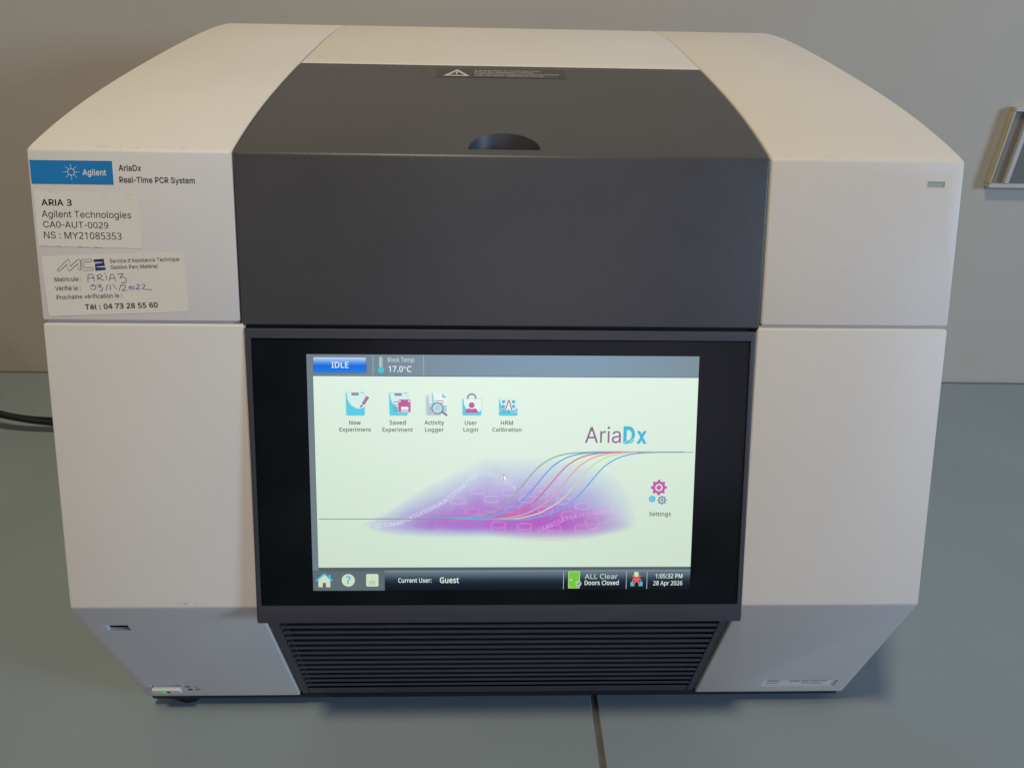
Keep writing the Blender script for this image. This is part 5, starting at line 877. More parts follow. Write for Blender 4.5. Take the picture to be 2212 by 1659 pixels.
def icon_new(s):
    clip_base(s, -87.2, 125.1, -77.0, 138.1)
    s.rect(-84.7, 135.8, -79.5, 138.6, 4, WHT, 0.4); s.rect(-84.2, 136.3, -80.0, 138.1, 5, SLATE, 0.3)
    s.poly([(-79.8, 129.3), (-78.6, 131.8), (-75.9, 136.3), (-74.3, 135.2), (-77.3, 130.9)], 5, PLUM)
    s.poly([(-78.3, 131.6), (-75.6, 136.0), (-75.1, 135.7), (-77.9, 131.3)], 6, MAGL)
    s.poly([(-78.8, 131.4), (-78.5, 131.9), (-77.1, 130.9), (-77.4, 130.6)], 6, WHT)
    cap2(s, 'New', 119.9, 'Experiment', 116.0, -85.7, 6.4, -91.2, 17.6)


def icon_saved(s):
    clip_base(s, -63.2, 125.2, -53.1, 138.0)
    s.rect(-60.9, 135.8, -55.6, 138.4, 4, WHT, 0.4); s.rect(-60.4, 136.2, -56.1, 137.9, 5, SLATE, 0.3)
    for k in range(4): s.rect(-61.0, 132.75 - 1.65 * k, -58.3, 133.1 - 1.65 * k, 5, E_TXT)
    s.rect(-58.5, 126.8, -51.2, 134.5, 5, em('halo_m', 224, 214, 226), 0.9)
    s.rect(-58.2, 127.1, -51.5, 134.2, 6, MAG, 0.7); s.rect(-56.7, 127.4, -52.7, 130.2, 7, WHT, 0.2)
    s.rect(-56.5, 127.6, -52.9, 128.8, 8, em('slot', 200, 206, 212)); s.disc(-57.4, 133.3, 0.5, 7, WHT); s.disc(-52.3, 133.3, 0.5, 7, WHT)
    cap2(s, 'Saved', 120.0, 'Experiment', 116.0, -63.3, 9.1, -67.3, 17.0)


def icon_log(s):
    s.rect(-43.2, 125.0, -34.2, 136.8, 1, em('icon_halo', 200, 228, 228), 0.9)
    s.rect(-42.7, 125.3, -34.6, 136.4, 2, em('doc_grey', 186, 200, 212), 0.6)
    s.poly([(-41.5, 136.4), (-41.0, 131), (-38.5, 128.4), (-34.6, 128.8), (-34.6, 136.4)], 3, em('icon_pale', 214, 238, 232))
    s.poly([(-40.0, 127.0), (-31.0, 127.0), (-31.0, 135.2), (-34.0, 138.3), (-40.0, 138.3)], 4, WHT)
    s.poly([(-39.7, 127.3), (-31.3, 127.3), (-31.3, 131.2), (-35.5, 131.0), (-38.2, 133.2), (-38.9, 138.0), (-39.7, 138.0)], 5, em('doc_cyan', 150, 214, 226))
    s.poly([(-34.0, 138.0), (-31.3, 135.2), (-33.6, 135.4)], 6, CYAN)
    for y in (133.4, 132.0): s.rect(-37.6, y, -33.0, y + 0.35, 6, E_TXT)
    for k in range(5): s.rect(-40.9, 131.4 - k * 1.15, -39.6, 131.7 - k * 1.15, 6, E_TXT)
    s.stroke([(-34.4, 127.6), (-31.4, 125.6)], 1.1, 7, PLUM)
    s.disc(-36.5, 129.4, 3.35, 8, PLUM); s.disc(-36.5, 129.4, 2.75, 9, em('lens', 176, 222, 228))
    for y in (130.2, 128.9): s.rect(-37.8, y, -35.2, y + 0.3, 10, em('lens_line', 140, 176, 188))
    cap2(s, 'Activity', 120.1, 'Logger', 116.1, -43.8, 11.0, -43.5, 10.5)


def icon_user(s):
    s.ring(-17.4, 135.2, 2.25, 1.0, 3, SLATE, a0=-5, a1=185)
    s.rect(-23.0, 125.0, -11.6, 135.1, 2, em('icon_halo', 200, 228, 228), 0.8)
    s.rect(-22.5, 125.4, -12.1, 134.7, 3, CYAN, 0.6)
    s.poly(spline([(-22.0, 134.7), (-21.2, 130.6), (-18.5, 127.7), (-15.0, 126.9), (-12.1, 128.4)], 6) + [(-12.1, 134.7)], 4, em('icon_pale2', 226, 244, 238))
    s.disc(-17.4, 131.2, 1.95, 5, WHT); s.disc(-17.4, 131.2, 1.65, 6, MAG)
    s.poly(spline([(-21.0, 126.9), (-20.5, 128.5), (-19.2, 129.4), (-17.4, 129.0), (-15.6, 129.4), (-14.3, 128.5), (-13.8, 126.9)], 6), 6, MAG)
    cap2(s, 'User', 120.0, 'Login', 116.2, -21.3, 6.8, -22.0, 8.1)


def icon_hrm(s):
    s.rect(-2.6, 124.9, 8.5, 136.0, 1, em('icon_halo2', 218, 240, 234), 0.8)
    s.poly([(-2.2, 135.5), (-2.2, 125.6), (-1.8, 125.2), (7.8, 125.2), (8.2, 125.6), (8.2, 125.6)] + spline([(8.2, 129.6), (4.5, 128.3), (1.2, 129.0), (-0.8, 131.4), (-2.2, 135.5)], 6), 2, CYAN)
    for x, y in ((0.4, 133.2), (0.4, 130.5), (6.0, 133.2), (6.0, 130.5), (0.5, 127.7), (3.2, 127.7)): s.disc(x, y, 0.95, 3, CY3)
    P = [(-1.3, 128.5), (0.5, 128.8), (1.8, 129.6), (2.7, 132.5), (3.4, 134.0), (4.2, 131.8), (5.0, 128.4), (5.6, 127.8), (7.0, 127.7)]
    s.stroke(spline(P, 6), 1.1, 4, WHT); s.stroke(spline(P, 6), 0.6, 5, em('trace', 170, 92, 132))
    cap2(s, 'HRM', 120.0, 'Calibration', 116.2, -1.1, 6.9, -5.8, 16.4)


for nm, fn, lb in (('app_icon', icon_new, 'clipboard and pencil icon captioned New Experiment'), ('app_icon', icon_saved, 'clipboard and disk icon captioned Saved Experiment'),
                   ('app_icon', icon_log, 'page and magnifier icon captioned Activity Logger'), ('app_icon', icon_user, 'padlock with figure icon captioned User Login'),
                   ('app_icon', icon_hrm, 'melt curve chart icon captioned HRM Calibration')):
    o = part(nm, fn); o['label'] = lb


def logo(s):
    s.alphabet = 1
    s.text('Aria', 46.6, 109.9, 2, PLUM, 20.3, 9.1, 0.0)
    s.text('D', 68.3, 109.9, 2, CY3, 6.6, 9.0, 0.034)
    s.text('x', 75.8, 109.9, 2, CY3, 5.9, 8.6, 0.034)
    s.stroke([(68.6, 109.6), (71.6, 112.2)], 0.25, 3, WHT); s.stroke([(71.0, 109.4), (75.0, 113.0)], 0.28, 3, WHT)


part('screen_logo', logo)

# growth curves on the picture
CV = [(-30.0, 65.8), (-20.0, 66.3), (-8.8, 68.4), (-1.7, 72.0), (3.9, 76.6), (10.3, 83.7), (17.9, 93.1), (22.6, 97.6), (29.5, 101.6), (38.5, 103.8), (52.0, 104.6), (66.0, 104.7)]
SHIFT = [0.0, 7.6, 15.3, 22.6, 29.6, 37.0]
CC = [(146, 174, 160), (84, 166, 218), (208, 108, 142), (224, 162, 156), (204, 212, 172), (96, 172, 224)]


def curves(s):
    s.rect(-104.1, 65.5, -27, 65.95, 12, em('axis', 120, 146, 128))
    s.rect(76.0, 104.5, 108.3, 104.9, 12, em('axis2', 140, 160, 146))
    for k, (dx, c) in enumerate(zip(SHIFT, CC)):
        P = [(-45, 65.7), (-36.0 + dx * 0.4, 65.7)] + [(x + dx * (0.96 if x < 0 else 1.0), y - (0.12 * k if y < 68 else 0)) for x, y in CV]
        if P[-1][0] < 88: P.append((92, 104.7))
        s.stroke(spline(P, 6), 0.72, 3 + k, em('curve%d' % k, *c))


part('growth_curves', curves)

# drifting base letters and ring shapes inside the glow
SEQ1 = 'CCTCAAAGTGATCATCGAGAGATCTCGACTTGTACTGG'
SEQ2 = 'ACCTCAAAGTGATCATCGAGAGATCTCGACTTGTACAG'
DNA = em_alpha('base_letters', 238, 238, 250, 0.58); DNA2 = em_alpha('base_letters_faint', 234, 230, 248, 0.42); DNA3 = em_alpha('base_letters_pink', 230, 178, 230, 0.5)


def along(s, P, seq, h, pitch, mat, layer=2):
    s.alphabet = 1
    P = spline(P, 12)
    acc = 0; k = 0; nxt = 0.0
    for i in range(len(P) - 1):
        a = Vector(P[i]); b = Vector(P[i + 1]); d = (b - a).length
        while nxt <= acc + d and k < len(seq):
            t = (nxt - acc) / d; p = a.lerp(b, t)
            s.text(seq[k], p.x, p.y, layer, mat, None, h, 0.008, math.atan2(b.y - a.y, b.x - a.x), 'C')
            k += 1; nxt += pitch
        acc += d


def upper_letters(s):
    along(s, [(-71, 60.5), (-58.9, 62.0), (-46.3, 67.6), (-32.4, 74.8), (-21.9, 83.4), (-14.3, 90.5)], SEQ1, 2.3, 2.05, DNA)
    along(s, [(-76.0, 60.0), (-73.4, 63.5), (-63.6, 69.5), (-53.1, 78.0), (-42.0, 84.5), (-28.8, 90.0), (-18.5, 91.5), (-8.1, 90.6), (1.6, 86.5), (8, 81.5)], SEQ2, 2.6, 2.75, DNA2)


def lower_letters(s):
    along(s, [(21.9, 58.0), (31.1, 61.7), (37.5, 64.6), (48.2, 66.8), (58.9, 68.3), (68.8, 68.3)], 'CAAGTGATCATCGAGAGATCT', 2.5, 2.45, DNA3)
    along(s, [(52.7, 58.0), (59.1, 61.6), (69.5, 67.0)], 'GACTTGTACT', 2.2, 2.0, DNA3)


part('base_letters', upper_letters)
part('base_letters', lower_letters)


def wells(s):
    pk = em_alpha('well_pink', 236, 140, 226, 0.38); pl = em_alpha('well_pale', 222, 190, 240, 0.34)
    spots = [(-25, 76), (-14, 82), (-17, 70), (-6, 77), (4, 81), (6, 71), (14, 77), (-2, 62), (22, 80), (25, 71), (35, 76), (13, 61), (38, 68), (30, 60), (46, 73), (52, 64), (-8, 68), (46, 60), (58, 70), (18, 86), (0, 88), (30, 84)]
    for k, (x, y) in enumerate(spots):
        m = pk if y < 72 else pl
        s.ring(x, y, 4.2, 0.9, 1, m, ry=1.9, a0=20, a1=330, n=26)
        s.stroke([(x - 4.2, y - 0.3), (x - 3.4, y - 4.0)], 0.35, 1, pl); s.stroke([(x + 4.2, y + 0.2), (x + 3.0, y - 4.2)], 0.35, 1, pl)


part('well_pattern', wells)


def gear(s, x, y, r, teeth, c, hole, layer):
    P = []
    n = teeth
    for i in range(n):
        for da, rr in ((-0.26, 0.80), (-0.17, 1.0), (0.17, 1.0), (0.26, 0.80)):
            a = math.pi / 2 + 2 * math.pi * (i + da) / n
            P.append((x + r * rr * math.cos(a), y + r * rr * math.sin(a)))
    H_ = [(x + (px - x) * 1.09, y + (py - y) * 1.09) for px, py in P]
    s.poly(H_, layer, em('gear_halo', 226, 232, 234)); s.poly(P, layer + 1, c)
    s.ring(x, y, r * 0.38, r * 0.13, layer + 2, hole)


def settings(s):
    gear(s, 89.6, 84.0, 4.7, 8, MAG, WHT, 2)
    gear(s, 85.9, 77.3, 2.2, 8, CY3, CY2, 5)
    gear(s, 91.6, 76.6, 2.8, 8, GRY, WHT, 5)
    s.text('Settings', 84.5, 67.2, 2, E_TXT, 12.6, 2.3, 0.014)


part('settings_icon', settings)


def cursor(s):
    P = [(0.7, 91.4), (0.75, 88.3), (1.45, 88.9), (1.9, 87.9), (2.3, 88.1), (1.85, 89.1), (2.75, 89.2)]
    s.poly([(x * 1.0 + (x - 1.5) * 0.25, y + (y - 89.5) * 0.18) for x, y in P], 9, E_DARK); s.poly(P, 10, WHT)


part('mouse_pointer', cursor)


def home(s):
    s.poly([(-105.3, 25.0), (-102.9, 25.0), (-102.9, 27.6), (-101.0, 27.6), (-101.0, 25.0), (-98.5, 25.0), (-98.5, 29.4), (-101.8, 32.4), (-105.3, 29.4)], 2, CREAM)
    s.rect(-99.4, 30.6, -98.1, 32.4, 2, CY3)
    s.stroke([(-106.5, 29.0), (-101.8, 32.9), (-97.3, 29.0)], 0.9, 3, CY3)


part('home_button', home)


def helpb(s):
    s.disc(-88.2, 29.1, 4.1, 2, em('btn_rim', 74, 88, 92)); s.disc(-88.2, 29.1, 3.8, 3, CREAM)
    s.text('?', -88.2, 27.2, 4, CY3, None, 4.3, 0.02, 0, 'C')


part('help_button', helpb)


def saveb(s):
    s.rect(-78.3, 25.0, -70.6, 33.2, 2, em('btn_rim', 74, 88, 92), 1.1); s.rect(-78.0, 25.3, -70.9, 32.9, 3, CREAM, 0.9)
    s.rect(-76.3, 26.3, -72.7, 28.8, 4, em('btn_slot', 188, 204, 180))


part('save_button', saveb)


def userline(s):
    s.text('Current User:', -59.6, 27.65, 2, E_WT, 19.1, 2.5, 0.012)
    s.text('Guest', -35.7, 27.4, 2, E_WT, 11.0, 3.2, 0.016)
    b = em('chev', 70, 130, 170)
    for dy in (0, -0.7):
        s.stroke([(-36.2, 33.3 + dy), (-34.6, 34.2 + dy), (-33.0, 33.3 + dy)], 0.35, 2, b)


part('user_readout', userline)


def door(s):
    s.rect(38.6, 23.8, 45.4, 34.1, 2, GRNL, 0.5); s.rect(39.0, 24.2, 45.0, 33.7, 3, GRN, 0.3)
    s.disc(40.2, 29.0, 0.45, 4, WHT)
    s.disc(44.6, 26.8, 1.75, 4, em('tick_disc', 176, 202, 172)); s.stroke([(43.7, 26.7), (44.4, 26.0), (45.9, 28.0)], 0.45, 5, E_DARK)
    s.text('ALL Clear', 48.2, 29.5, 2, em('text_soft2', 188, 208, 208), 19.3, 2.9, 0.006)
    s.text('Doors Closed', 48.2, 25.85, 2, E_WT, 19.9, 2.55, 0.012)


part('door_status', door)


def net(s):
    s.rect(77.0, 30.6, 79.5, 33.6, 2, CREAM); s.rect(75.0, 25.0, 77.3, 27.6, 2, CY3); s.rect(79.8, 25.0, 82.1, 27.6, 2, CY3)
    s.stroke([(76.1, 27.6), (76.1, 29.0), (81.0, 29.0), (81.0, 27.6)], 0.35, 2, E_LIGHT)
    s.stroke([(76.5, 31.3), (80.4, 26.6)], 1.3, 4, RED); s.stroke([(80.2, 31.3), (76.6, 26.6)], 1.3, 5, RED)


part('network_icon', net)


def clock(s):
    for dy in (0, -0.7): s.stroke([(98.3, 33.3 + dy), (99.9, 34.2 + dy), (101.5, 33.3 + dy)], 0.3, 2, em('chev', 70, 130, 170))
    s.text('1:05:32 PM', 89.5, 29.85, 2, E_WT, 15.8, 2.5, 0.008)
    s.text('28 Apr 2026', 88.3, 25.55, 2, E_WT, 17.1, 2.5, 0.008)


part('clock_readout', clock)

# ---------------------------------------------------------------- grille, tray, feet
bm = bmesh.new()
GX = 0.1405


def gbox(s0, s1, t0, t1, o0, o1):
    box_frame_bm(CH, s0, s1, t0, t1, o0, o1, bm=bm)


gbox(-GX, GX, 0.012, 0.0225, -0.010, -0.0012)
pitch = 0.00719
for k in range(14):
    c = 0.0244 + pitch * k
    a = c + 0.0019; b = c + pitch - 0.0019
    if k == 13: b = 0.1285
    gbox(-GX + 0.0052, GX - 0.0052, a, b, -0.0021, -0.0013)
gbox(-GX, -GX + 0.005, 0.0226, 0.1286, -0.010, -0.0012)
gbox(GX - 0.005, GX, 0.0226, 0.1286, -0.010, -0.0012)
bmesh.ops.recalc_face_normals(bm, faces=bm.faces)
bmesh.ops.bevel(bm, geom=list(bm.edges), offset=0.0004, segments=1, affect='EDGES')
grille = link('vent_grille', mesh_from_bm('vent_grille', bm, [GRILLE]), M)
link('grille_backing', mesh_from_bm('grille_backing', box_frame_bm(CH, -GX, GX, 0.012, 0.1286, -0.014, -0.0102), [BLACK]), grille)

link('base_tray', mesh_from_bm('base_tray', prism_bm([(0.0334, 0.0137), (0.0342, 0.0088), (0.43, 0.0088), (0.43, 0.0137)], -0.2475, 0.2475, 0.0006), [TRAY]), M)
for sx, yf in ((-0.226, 0.0475), (0.226, 0.056)):
    for y in (yf, 0.40):
        bm = bmesh.new()
        bmesh.ops.create_cone(bm, cap_ends=True, segments=32, radius1=0.0105, radius2=0.0118, depth=0.0088, matrix=Matrix.Translation(Vector((sx, y, 0.0044)) - ROOT))
        link('foot', mesh_from_bm('foot', bm, [RUBBER], 40), M)

# ---------------------------------------------------------------- usb socket, power switch, status window, chin label
lowL, lowR = los
cut(lowL, box_frame_bm(CH, -0.2385, -0.2248, 0.0215, 0.0288, -0.0070, 0.004))
bm = box_frame_bm(CH, -0.2378, -0.2255, 0.0222, 0.0281, -0.0069, -0.0064)
usb = link('usb_socket', mesh_from_bm('usb_socket', bm, [BLACK]), M)
link('usb_tongue', mesh_from_bm('usb_tongue', box_frame_bm(CH, -0.2365, -0.2270, 0.0244, 0.0258, -0.0064, -0.0028), [INK]), usb)
bm = bmesh.new()
for q in ((-0.2378, -0.2255, 0.0218, 0.0221), (-0.2378, -0.2255, 0.0281, 0.0284), (-0.2381, -0.2378, 0.0218, 0.0284), (-0.2255, -0.2252, 0.0218, 0.0284)):
    box_frame_bm(CH, *q, -0.0064, -0.0022, bm=bm)
bmesh.ops.recalc_face_normals(bm, faces=bm.faces)
link('usb_shell', mesh_from_bm('usb_shell', bm, [USBM]), usb)

cut(lowL, box_frame_bm(CH, -0.2415, -0.2208, 0.1093, 0.1190, -0.0058, 0.004))
bm = box_frame_bm(CH, -0.2408, -0.2214, 0.1130, 0.1184, -0.0057, 0.0022, 0.0004)
sw = link('power_switch', mesh_from_bm('power_switch', bm, [ROCK]), M)
ls = Sheet(CH, 0.0023)
GLED = bpy.data.materials.new('green_led'); GLED.use_nodes = True
pp = GLED.node_tree.nodes['Principled BSDF']; pp.inputs['Base Color'].default_value = (0.01, 0.12, 0.02, 1)
pp.inputs['Emission Color'].default_value = (0.02, 0.45, 0.06, 1); pp.inputs['Emission Strength'].default_value = 1.0
ls.rect(-234.2, 114.4, -230.9, 117.2, 0, GLED, 0.4); ls.rect(-230.9, 114.6, -228.6, 117.0, 0, INK, 0.3)
ls.step = 0.00006
ls.build('switch_lamp', sw)
pm = Sheet(CH, 0.00012)
pm.rect(-218.0, 111.3, -214.6, 112.9, 0, INK); pm.rect(-217.2, 115.6, -214.4, 118.0, 0, INK)
pm.rect(-211.1, 111.0, -210.6, 113.2, 0, INK); pm.ring(-210.6, 116.9, 1.5, 0.45, 0, INK, ry=1.1)
pm.build('switch_marking', M)

upL, upR = ups
cut(upR, box_frame_bm(F, 0.2301, 0.2397, 0.2417, 0.2447, -0.0012, 0.002))
link('status_window', mesh_from_bm('status_window', box_frame_bm(F, 0.2303, 0.2395, 0.2418, 0.2446, -0.003, -0.00025), [INDI]), M)


def sticker(name, frame, corners, thick, mats, draw, label=None, rad=0.0, lift=0.00005):
    """a thin label with real edges, its print on top, one mesh"""
    s = Sheet(frame, lift + thick + 0.00004, 0.00003)
    n = len(corners)
    k = len(s.v)
    a = sum(corners[i][0] * corners[(i + 1) % n][1] - corners[(i + 1) % n][0] * corners[i][1] for i in range(n))
    if a < 0: corners = corners[::-1]
    for off in (lift, lift + thick):
        for x, y in corners:
            s.v.append(frame(x / 1000, y / 1000, off) - ROOT); s.sheet.append((x, y, 0))
    i0 = s.mi(mats)
    s.f.append(tuple(range(n, 2 * n))); s.m.append(i0)
    for i in range(n):
        j = (i + 1) % n
        s.f.append((i, j, n + j, n + i)); s.m.append(i0)
    draw(s)
    o = s.build(name, M)
    if label: o['label'] = label
    return o


def d_logo(s):
    for k in range(8):
        a = math.radians(45 * k + 90)
        for r, q in ((1.8, 0.42), (3.0, 0.27), (3.7, 0.17), (4.3, 0.12)):
            s.disc(-227.5 + r * math.cos(a), 243.95 + r * math.sin(a), q, 1, LWHITE, n=12)
    s.text('Agilent', -221.6, 242.4, 1, LWHITE, 12.2, 2.95, 0.014)


sticker('logo_plate', F, [(-248.5, 249.8), (-206.1, 249.8), (-206.1, 237.9), (-248.5, 237.9)], 0.0002, BLUE, d_logo, 'blue name plate with a white starburst')
mt = Sheet(F, 0.00012)
mt.text('AriaDx', -202.9, 244.95, 0, GREYINK, 11.8, 2.95, 0.013)
mt.text('Real-Time PCR System', -202.9, 238.95, 0, GREYINK, 39.2, 2.9, 0.013)
mt.build('printed_name', M)


def jag(P, amp, seed, n=14):
    random.seed(seed); out = []
    for i in range(len(P)):
        a = Vector(P[i]); b = Vector(P[(i + 1) % len(P)])
        d = (b - a).normalized(); nn = Vector((-d.y, d.x))
        for k in range(n):
            out.append(tuple(a.lerp(b, k / n) + nn * random.uniform(-amp, amp) * (k > 0)))
    return out


def grubby(s, P, seed, n=26):
    random.seed(seed)
    for i in range(n):
        (x0, y0), (x1, y1) = P
        t = random.random() ** 1.0
        x = x0 + (x1 - x0) * t; y = y0 + (y1 - y0) * t
        w = random.uniform(0.3, 1.9); h = random.uniform(0.02, 0.11); y += random.uniform(-0.15, 0.1)
        s.poly([(x, y - h), (x + w * 0.5, y - h * 0.6), (x + w, y), (x + w * 0.6, y + h), (x + w * 0.1, y + h * 0.7)], 1, PAPER_EDGE)


def d_st1(s):
    r = math.radians(-0.4)
    s.text('ARIA 3', -244.4, 226.75, 1, INK, 15.8, 3.1, 0.018, r * 0)
    s.text('Agilent Technologies', -244.7, 220.7, 1, INK, 46.6, 3.45, -0.002, r * 0.5)
    s.text('CA0-AUT-0029', -244.5, 215.4, 1, INK, 34.0, 3.2, -0.002, r)
    s.text('NS : MY21085353', -244.6, 209.7, 1, INK, 40.6, 3.5, -0.002, r)
    grubby(s, ((-247.5, 205.9), (-214, 205.1)), 3, 34)
    grubby(s, ((-247.0, 233.9), (-236, 233.6)), 5, 4)
    grubby(s, ((-212.0, 232.9), (-195, 232.8)), 6, 4)


sticker('asset_sticker', F, jag([(-247.7, 234.4), (-192.8, 233.3), (-193.6, 204.8), (-248.0, 205.6)], 0.10, 2), 0.00012, PAPER, d_st1, 'cream sticker headed ARIA 3 in bold print')

HW = [
 [(-223.6, 186.9), (-223.4, 190.0), (-222.9, 190.8), (-221.4, 191.0), (-220.6, 190.0), (-220.2, 187.2)],
 [(-223.5, 188.9), (-220.2, 189.2)], [(-218.5, 187.9), (-218.1, 190.4)],
 [(-218.7, 190.1), (-216.9, 191.0), (-215.9, 190.2), (-216.7, 189.3), (-218.2, 188.9), (-215.1, 187.8)],
 [(-213.8, 190.6), (-213.5, 188.0)], [(-214.4, 191.7), (-214.2, 191.2)],
 [(-212.1, 187.6), (-211.5, 190.3), (-210.5, 191.2), (-209.7, 190.3), (-208.9, 187.5)], [(-212.0, 188.9), (-209.2, 189.1)],
 [(-207.7, 191.0), (-206.0, 191.5), (-204.7, 191.3), (-206.5, 189.4), (-204.6, 189.6), (-203.2, 188.4), (-203.9, 186.9), (-206.0, 186.6)],
 [(-222.3, 184.5), (-221.1, 185.5), (-219.9, 184.9), (-219.7, 183.8), (-220.8, 182.9), (-221.9, 183.0), (-222.8, 183.7)],
 [(-222.3, 184.5), (-221.7, 185.0), (-220.6, 184.6)],
 [(-218.7, 185.3), (-216.8, 185.3), (-218.2, 184.2), (-216.4, 184.0), (-216.3, 182.7), (-218.0, 181.9)],
 [(-213.4, 185.7), (-214.4, 182.5)], [(-212.1, 185.7), (-212.0, 182.9)], [(-210.6, 185.9), (-208.9, 183.1)], [(-206.4, 185.4), (-207.5, 182.4)],
 [(-206.1, 185.0), (-204.9, 185.6), (-203.9, 185.0), (-204.3, 183.9), (-205.9, 182.5), (-203.3, 182.6)],
 [(-202.1, 184.1), (-201.1, 184.8), (-199.4, 184.5), (-199.4, 183.6), (-200.8, 183.2), (-202.0, 183.5), (-202.1, 184.3), (-200.5, 184.1)],
 [(-198.0, 185.5), (-196.6, 185.7), (-196.9, 184.6), (-198.4, 183.3), (-196.2, 183.4)],
 [(-195.1, 185.8), (-193.6, 185.7), (-193.9, 184.7), (-195.0, 183.5), (-192.7, 183.2), (-190.2, 183.1)]]
LM = [(-239.3, 193.2), (-233.8, 198.3), (-233.1, 198.9), (-232.4, 198.3), (-232.3, 195.1), (-228.0, 198.7), (-227.3, 198.9), (-226.8, 198.4), (-226.9, 193.3), (-227.4, 192.9), (-228.1, 193.3), (-228.2, 196.5), (-232.5, 192.9), (-233.4, 192.8), (-233.7, 193.2), (-233.8, 196.2), (-237.9, 192.8), (-238.7, 192.5), (-239.3, 192.7), (-239.3, 193.2)]
LC = [(-226.0, 198.7), (-221.1, 199.0), (-220.5, 198.4), (-221.2, 197.6), (-224.6, 197.5), (-225.0, 196.7), (-224.9, 194.8), (-224.4, 194.5), (-220.7, 194.6), (-220.3, 194.0), (-220.8, 193.2), (-225.4, 192.9), (-226.0, 193.3), (-226.3, 198.0), (-226.0, 198.7)]
LT = [(-219.3, 198.2), (-214.7, 198.45), (-214.5, 196.3), (-218.7, 195.95), (-218.8, 193.8), (-214.2, 194.05)]


def d_st2(s):
    r = math.radians(2.1)
    s.stroke(LM, 0.22, 1, GREYINK); s.stroke(LC, 0.22, 1, GREYINK); s.stroke(LT, 1.35, 1, NAVY)
    s.text("Service d'Assistance Technique", -211.1, 197.15, 1, GREYINK, 36.9, 2.0, 0.006, r)
    s.text('Gestion Parc Matériel', -210.9, 193.8, 1, GREYINK, 25.0, 2.0, 0.006, r)
    s.text('Matricule :', -241.2, 186.95, 1, GREYINK, 14.3, 2.2, 0.008, r)
    s.text('Vérifié le :', -241.3, 182.1, 1, GREYINK, 13.5, 2.3, 0.008, r)
    s.text('Prochaine vérification le :', -240.9, 177.5, 1, GREYINK, 34.8, 2.25, 0.008, r)
    s.text('Tél : 04 73 28 55 60', -226.3, 172.2, 1, INK, 38.9, 2.65, 0.019, r)
    for P in HW: s.stroke(spline(P, 5) if len(P) > 2 else P, 0.33, 1, PEN)


def rot_rrect(c, r):
    x0, y0 = c[3]; w = math.dist(c[3], c[2]); h = math.dist(c[3], c[0]); a = math.atan2(c[2][1] - y0, c[2][0] - x0)
    return [(x0 + x * math.cos(a) - y * math.sin(a), y0 + x * math.sin(a) + y * math.cos(a)) for x, y in rrect(0, 0, w, h, r)]


sticker('service_sticker', F, rot_rrect([(-246.9, 200.2), (-171.8, 203.2), (-170.7, 171.4), (-246.0, 168.4)], 1.6), 0.00012, PAPER, d_st2, 'cream service sticker with blue handwriting, tilted slightly')


SCUFF = bpy.data.materials.new('scuff_brown'); SCUFF.use_nodes = True
_n = SCUFF.node_tree.nodes; _p = _n['Principled BSDF']; _p.inputs['Base Color'].default_value = (0.16, 0.12, 0.08, 1); _p.inputs['Roughness'].default_value = 0.8
_p.inputs['Alpha'].default_value = 0.22


def scuffs(frame, x0, x1, y0, y1, n, seed, flat=0.25):
    """small worn and grubby patches along an edge of the housing"""
    random.seed(seed)
    sh = Sheet(frame, 0.00006, 0.00001)
    for k in range(n):
        x = random.uniform(x0, x1); y = random.uniform(y0, y1)
        w = random.uniform(0.3, 1.8); h = w * random.uniform(0.04, flat)
        m = random.randint(6, 9)
        sh.poly([(x + w * math.cos(6.283 * i / m) * random.uniform(0.6, 1.1), y + h * math.sin(6.283 * i / m) * random.uniform(0.5, 1.2)) for i in range(m)], k % 5, SCUFF)
    sh.build('scuff_marks', M)


def roof_mm(s, y, o=0.0): return RF(s, y, o)


scuffs(roof_mm, -215, -168, 93.6, 95.6, 30, 11)
scuffs(roof_mm, 150, 182, 93.6, 95.2, 9, 12)
scuffs(F, -190, -165, 1.8, 3.2, 12, 13)
scuffs(CH, 152, 178, 4.0, 7.0, 8, 15)


def d_chin(s):
    s.text('K8930AA', 190.3, -112.4, 1, INK, 9.0, 2.0, 0.01); s.text('AriaDx Real-Time PCR', 206.2, -112.4, 1, INK, 27.0, 2.0, 0.01)
    s.text('Serial No.', 190.0, -116.2, 1, GREYINK, 9.5, 1.8); s.text('MY21085353', 216.2, -116.2, 1, GREYINK, 14.5, 1.8)


def CHU(s, t, o=0.0): return CH(s, -t, o)


cut(lowR, box_frame_bm(CH, 0.1870, 0.2400, 0.1088, 0.1186, -0.0009, 0.003))
sticker('serial_label', CHU, rrect(187.3, -118.4, 239.8, -109.1, 0.4), 0.00015, SILVERLBL, d_chin, 'silver serial number label low on the chin', lift=-0.00088)


def d_warn(s):
    s.poly([(-40.2, 223.9), (-31.3, 241.8), (-22.4, 223.9)], 1, WARNW)
    s.poly([(-36.6, 226.2), (-31.3, 236.8), (-26.0, 226.2)], 2, WARNBG)
    s.rect(-31.9, 229.6, -30.7, 234.8, 3, WARNW); s.disc(-31.3, 227.8, 0.7, 3, WARNW)
    for y, t, w in ((238.0, 'It is important to close this cover', 46), (233.6, 'before the instrument is running.', 41), (229.2, "Il est important de fermer le couvercle de l'appareil", 58), (224.8, "avant de mettre l'appareil en marche.", 48)):
        s.text(t, -19.0, y, 1, WARNT, w, 2.7, 0.02)


sticker('warning_label', RF, [(-45.2, 243.9), (43.5, 243.9), (43.5, 220.9), (-45.2, 220.9)], 0.00015, WARNBG, d_warn, 'dark warning label with a white triangle')

# ================================================================== POWER CORD
cord = thing('power_cord', 'black power cord running over the bench behind the left side of the lab machine', 'cord', (-0.50, 0.384, 0.0))


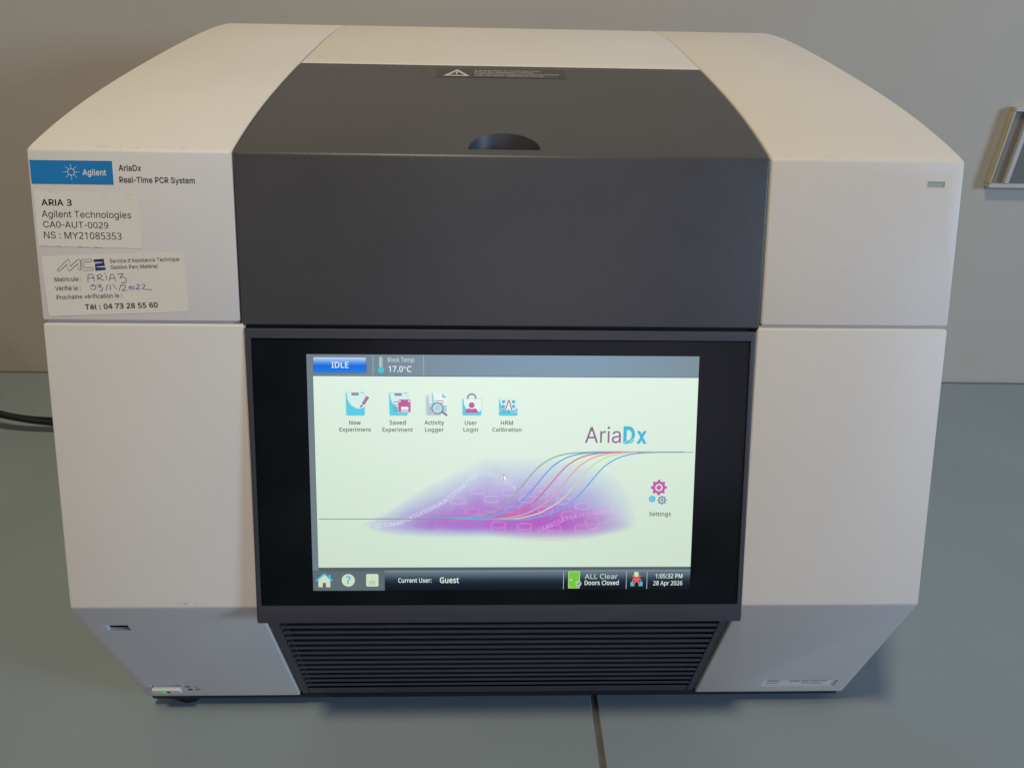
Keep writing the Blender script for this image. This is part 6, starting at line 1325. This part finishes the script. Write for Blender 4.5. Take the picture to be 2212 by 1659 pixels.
def tube_bm(P, r, base, seg=14):
    bm = bmesh.new(); rings = []
    for i, p in enumerate(P):
        p = Vector(p); d = (Vector(P[min(i + 1, len(P) - 1)]) - Vector(P[max(i - 1, 0)])).normalized()
        u = d.cross(Vector((0, 0, 1))).normalized(); w = u.cross(d)
        rr = r[i] if isinstance(r, (list, tuple)) else r
        rings.append([bm.verts.new(p - base + (u * math.cos(2 * math.pi * k / seg) + w * math.sin(2 * math.pi * k / seg)) * rr) for k in range(seg)])
    for a, b in zip(rings, rings[1:]):
        for k in range(seg):
            bm.faces.new((a[k], a[(k + 1) % seg], b[(k + 1) % seg], b[k]))
    bm.faces.new(rings[0][::-1]); bm.faces.new(rings[-1])
    bmesh.ops.recalc_face_normals(bm, faces=bm.faces)
    return bm


CB = Vector(cord.location)
CP = [(-0.640, 0.452, 0.085), (-0.612, 0.420, 0.040), (-0.592, 0.392, 0.029), (-0.572, 0.3860, 0.0265), (-0.545, 0.3835, 0.021), (-0.515, 0.3835, 0.0155), (-0.47, 0.386, 0.010), (-0.40, 0.400, 0.006), (-0.32, 0.432, 0.010), (-0.27, 0.462, 0.04), (-0.235, 0.474, 0.075), (-0.215, 0.464, 0.09)]
CPs = spline(CP, 10)
CORDM = pmat('cord_rubber', (0.010, 0.010, 0.012), 0.28, 0.5)
link('cable', mesh_from_bm('cable', tube_bm(CPs, 0.0033, CB), [CORDM], 60), cord)
link('cable', mesh_from_bm('cable', tube_bm([(x + 0.001, y + 0.0050, z + 0.0010 + 0.002 * math.sin(i * 0.13)) for i, (x, y, z) in enumerate(CPs)], 0.0022, CB), [CORDM], 60), cord)
pl = [Vector((-0.598, 0.4005, 0.0345)), Vector((-0.606, 0.4115, 0.037)), Vector((-0.612, 0.420, 0.040)), Vector((-0.620, 0.4295, 0.0485)), Vector((-0.630, 0.4405, 0.066))]
link('plug', mesh_from_bm('plug', tube_bm([tuple(p) for p in pl], [0.0046, 0.0085, 0.0105, 0.012, 0.012], CB), [RUBBER], 50), cord)

# ================================================================== FRAMED BOX ON THE WALL
wb = thing('wall_plate', 'shallow grey framed plate mounted on the wall at the right edge of the photo', 'wall plate', wall_pt(0.645, 0, 0.262))
WB = Vector(wb.location)


def WF(s, t, o=0.0): return wall_pt(s, o, t)


def wbox(name, q, mat, parent, bev=0.0008):
    return link(name, mesh_from_bm(name, box_frame_bm(WF, *q, bev, base=WB), [mat]), parent)


x0, x1, zl, zh = 0.5635, 0.735, 0.2625, 0.3495
wbox('back_plate', (x0, x1, zl + 0.0045, zh - 0.0045, 0.0004, 0.0042), BOXM, wb, 0.0005)
wbox('lip', (x0, x1, zl, zl + 0.0046, 0.0004, 0.0095), BOXL, wb)
wbox('lip', (x0, x1, zh - 0.0046, zh, 0.0004, 0.0095), BOXL, wb)
wbox('side_rim', (x0 - 0.0004, x0 + 0.0012, zl + 0.0047, zh - 0.0047, 0.0004, 0.0093), BOXY, wb, 0.0003)
wbox('inner_bar', (x0 + 0.0165, x0 + 0.0220, zl + 0.0048, zh - 0.0048, 0.0040, 0.0092), BOXL, wb, 0.0008)
wbox('face_panel', (x0 + 0.0222, x1 - 0.0055, zl + 0.0048, zh - 0.0048, 0.0043, 0.0050), BOXD, wb, 0.0002)
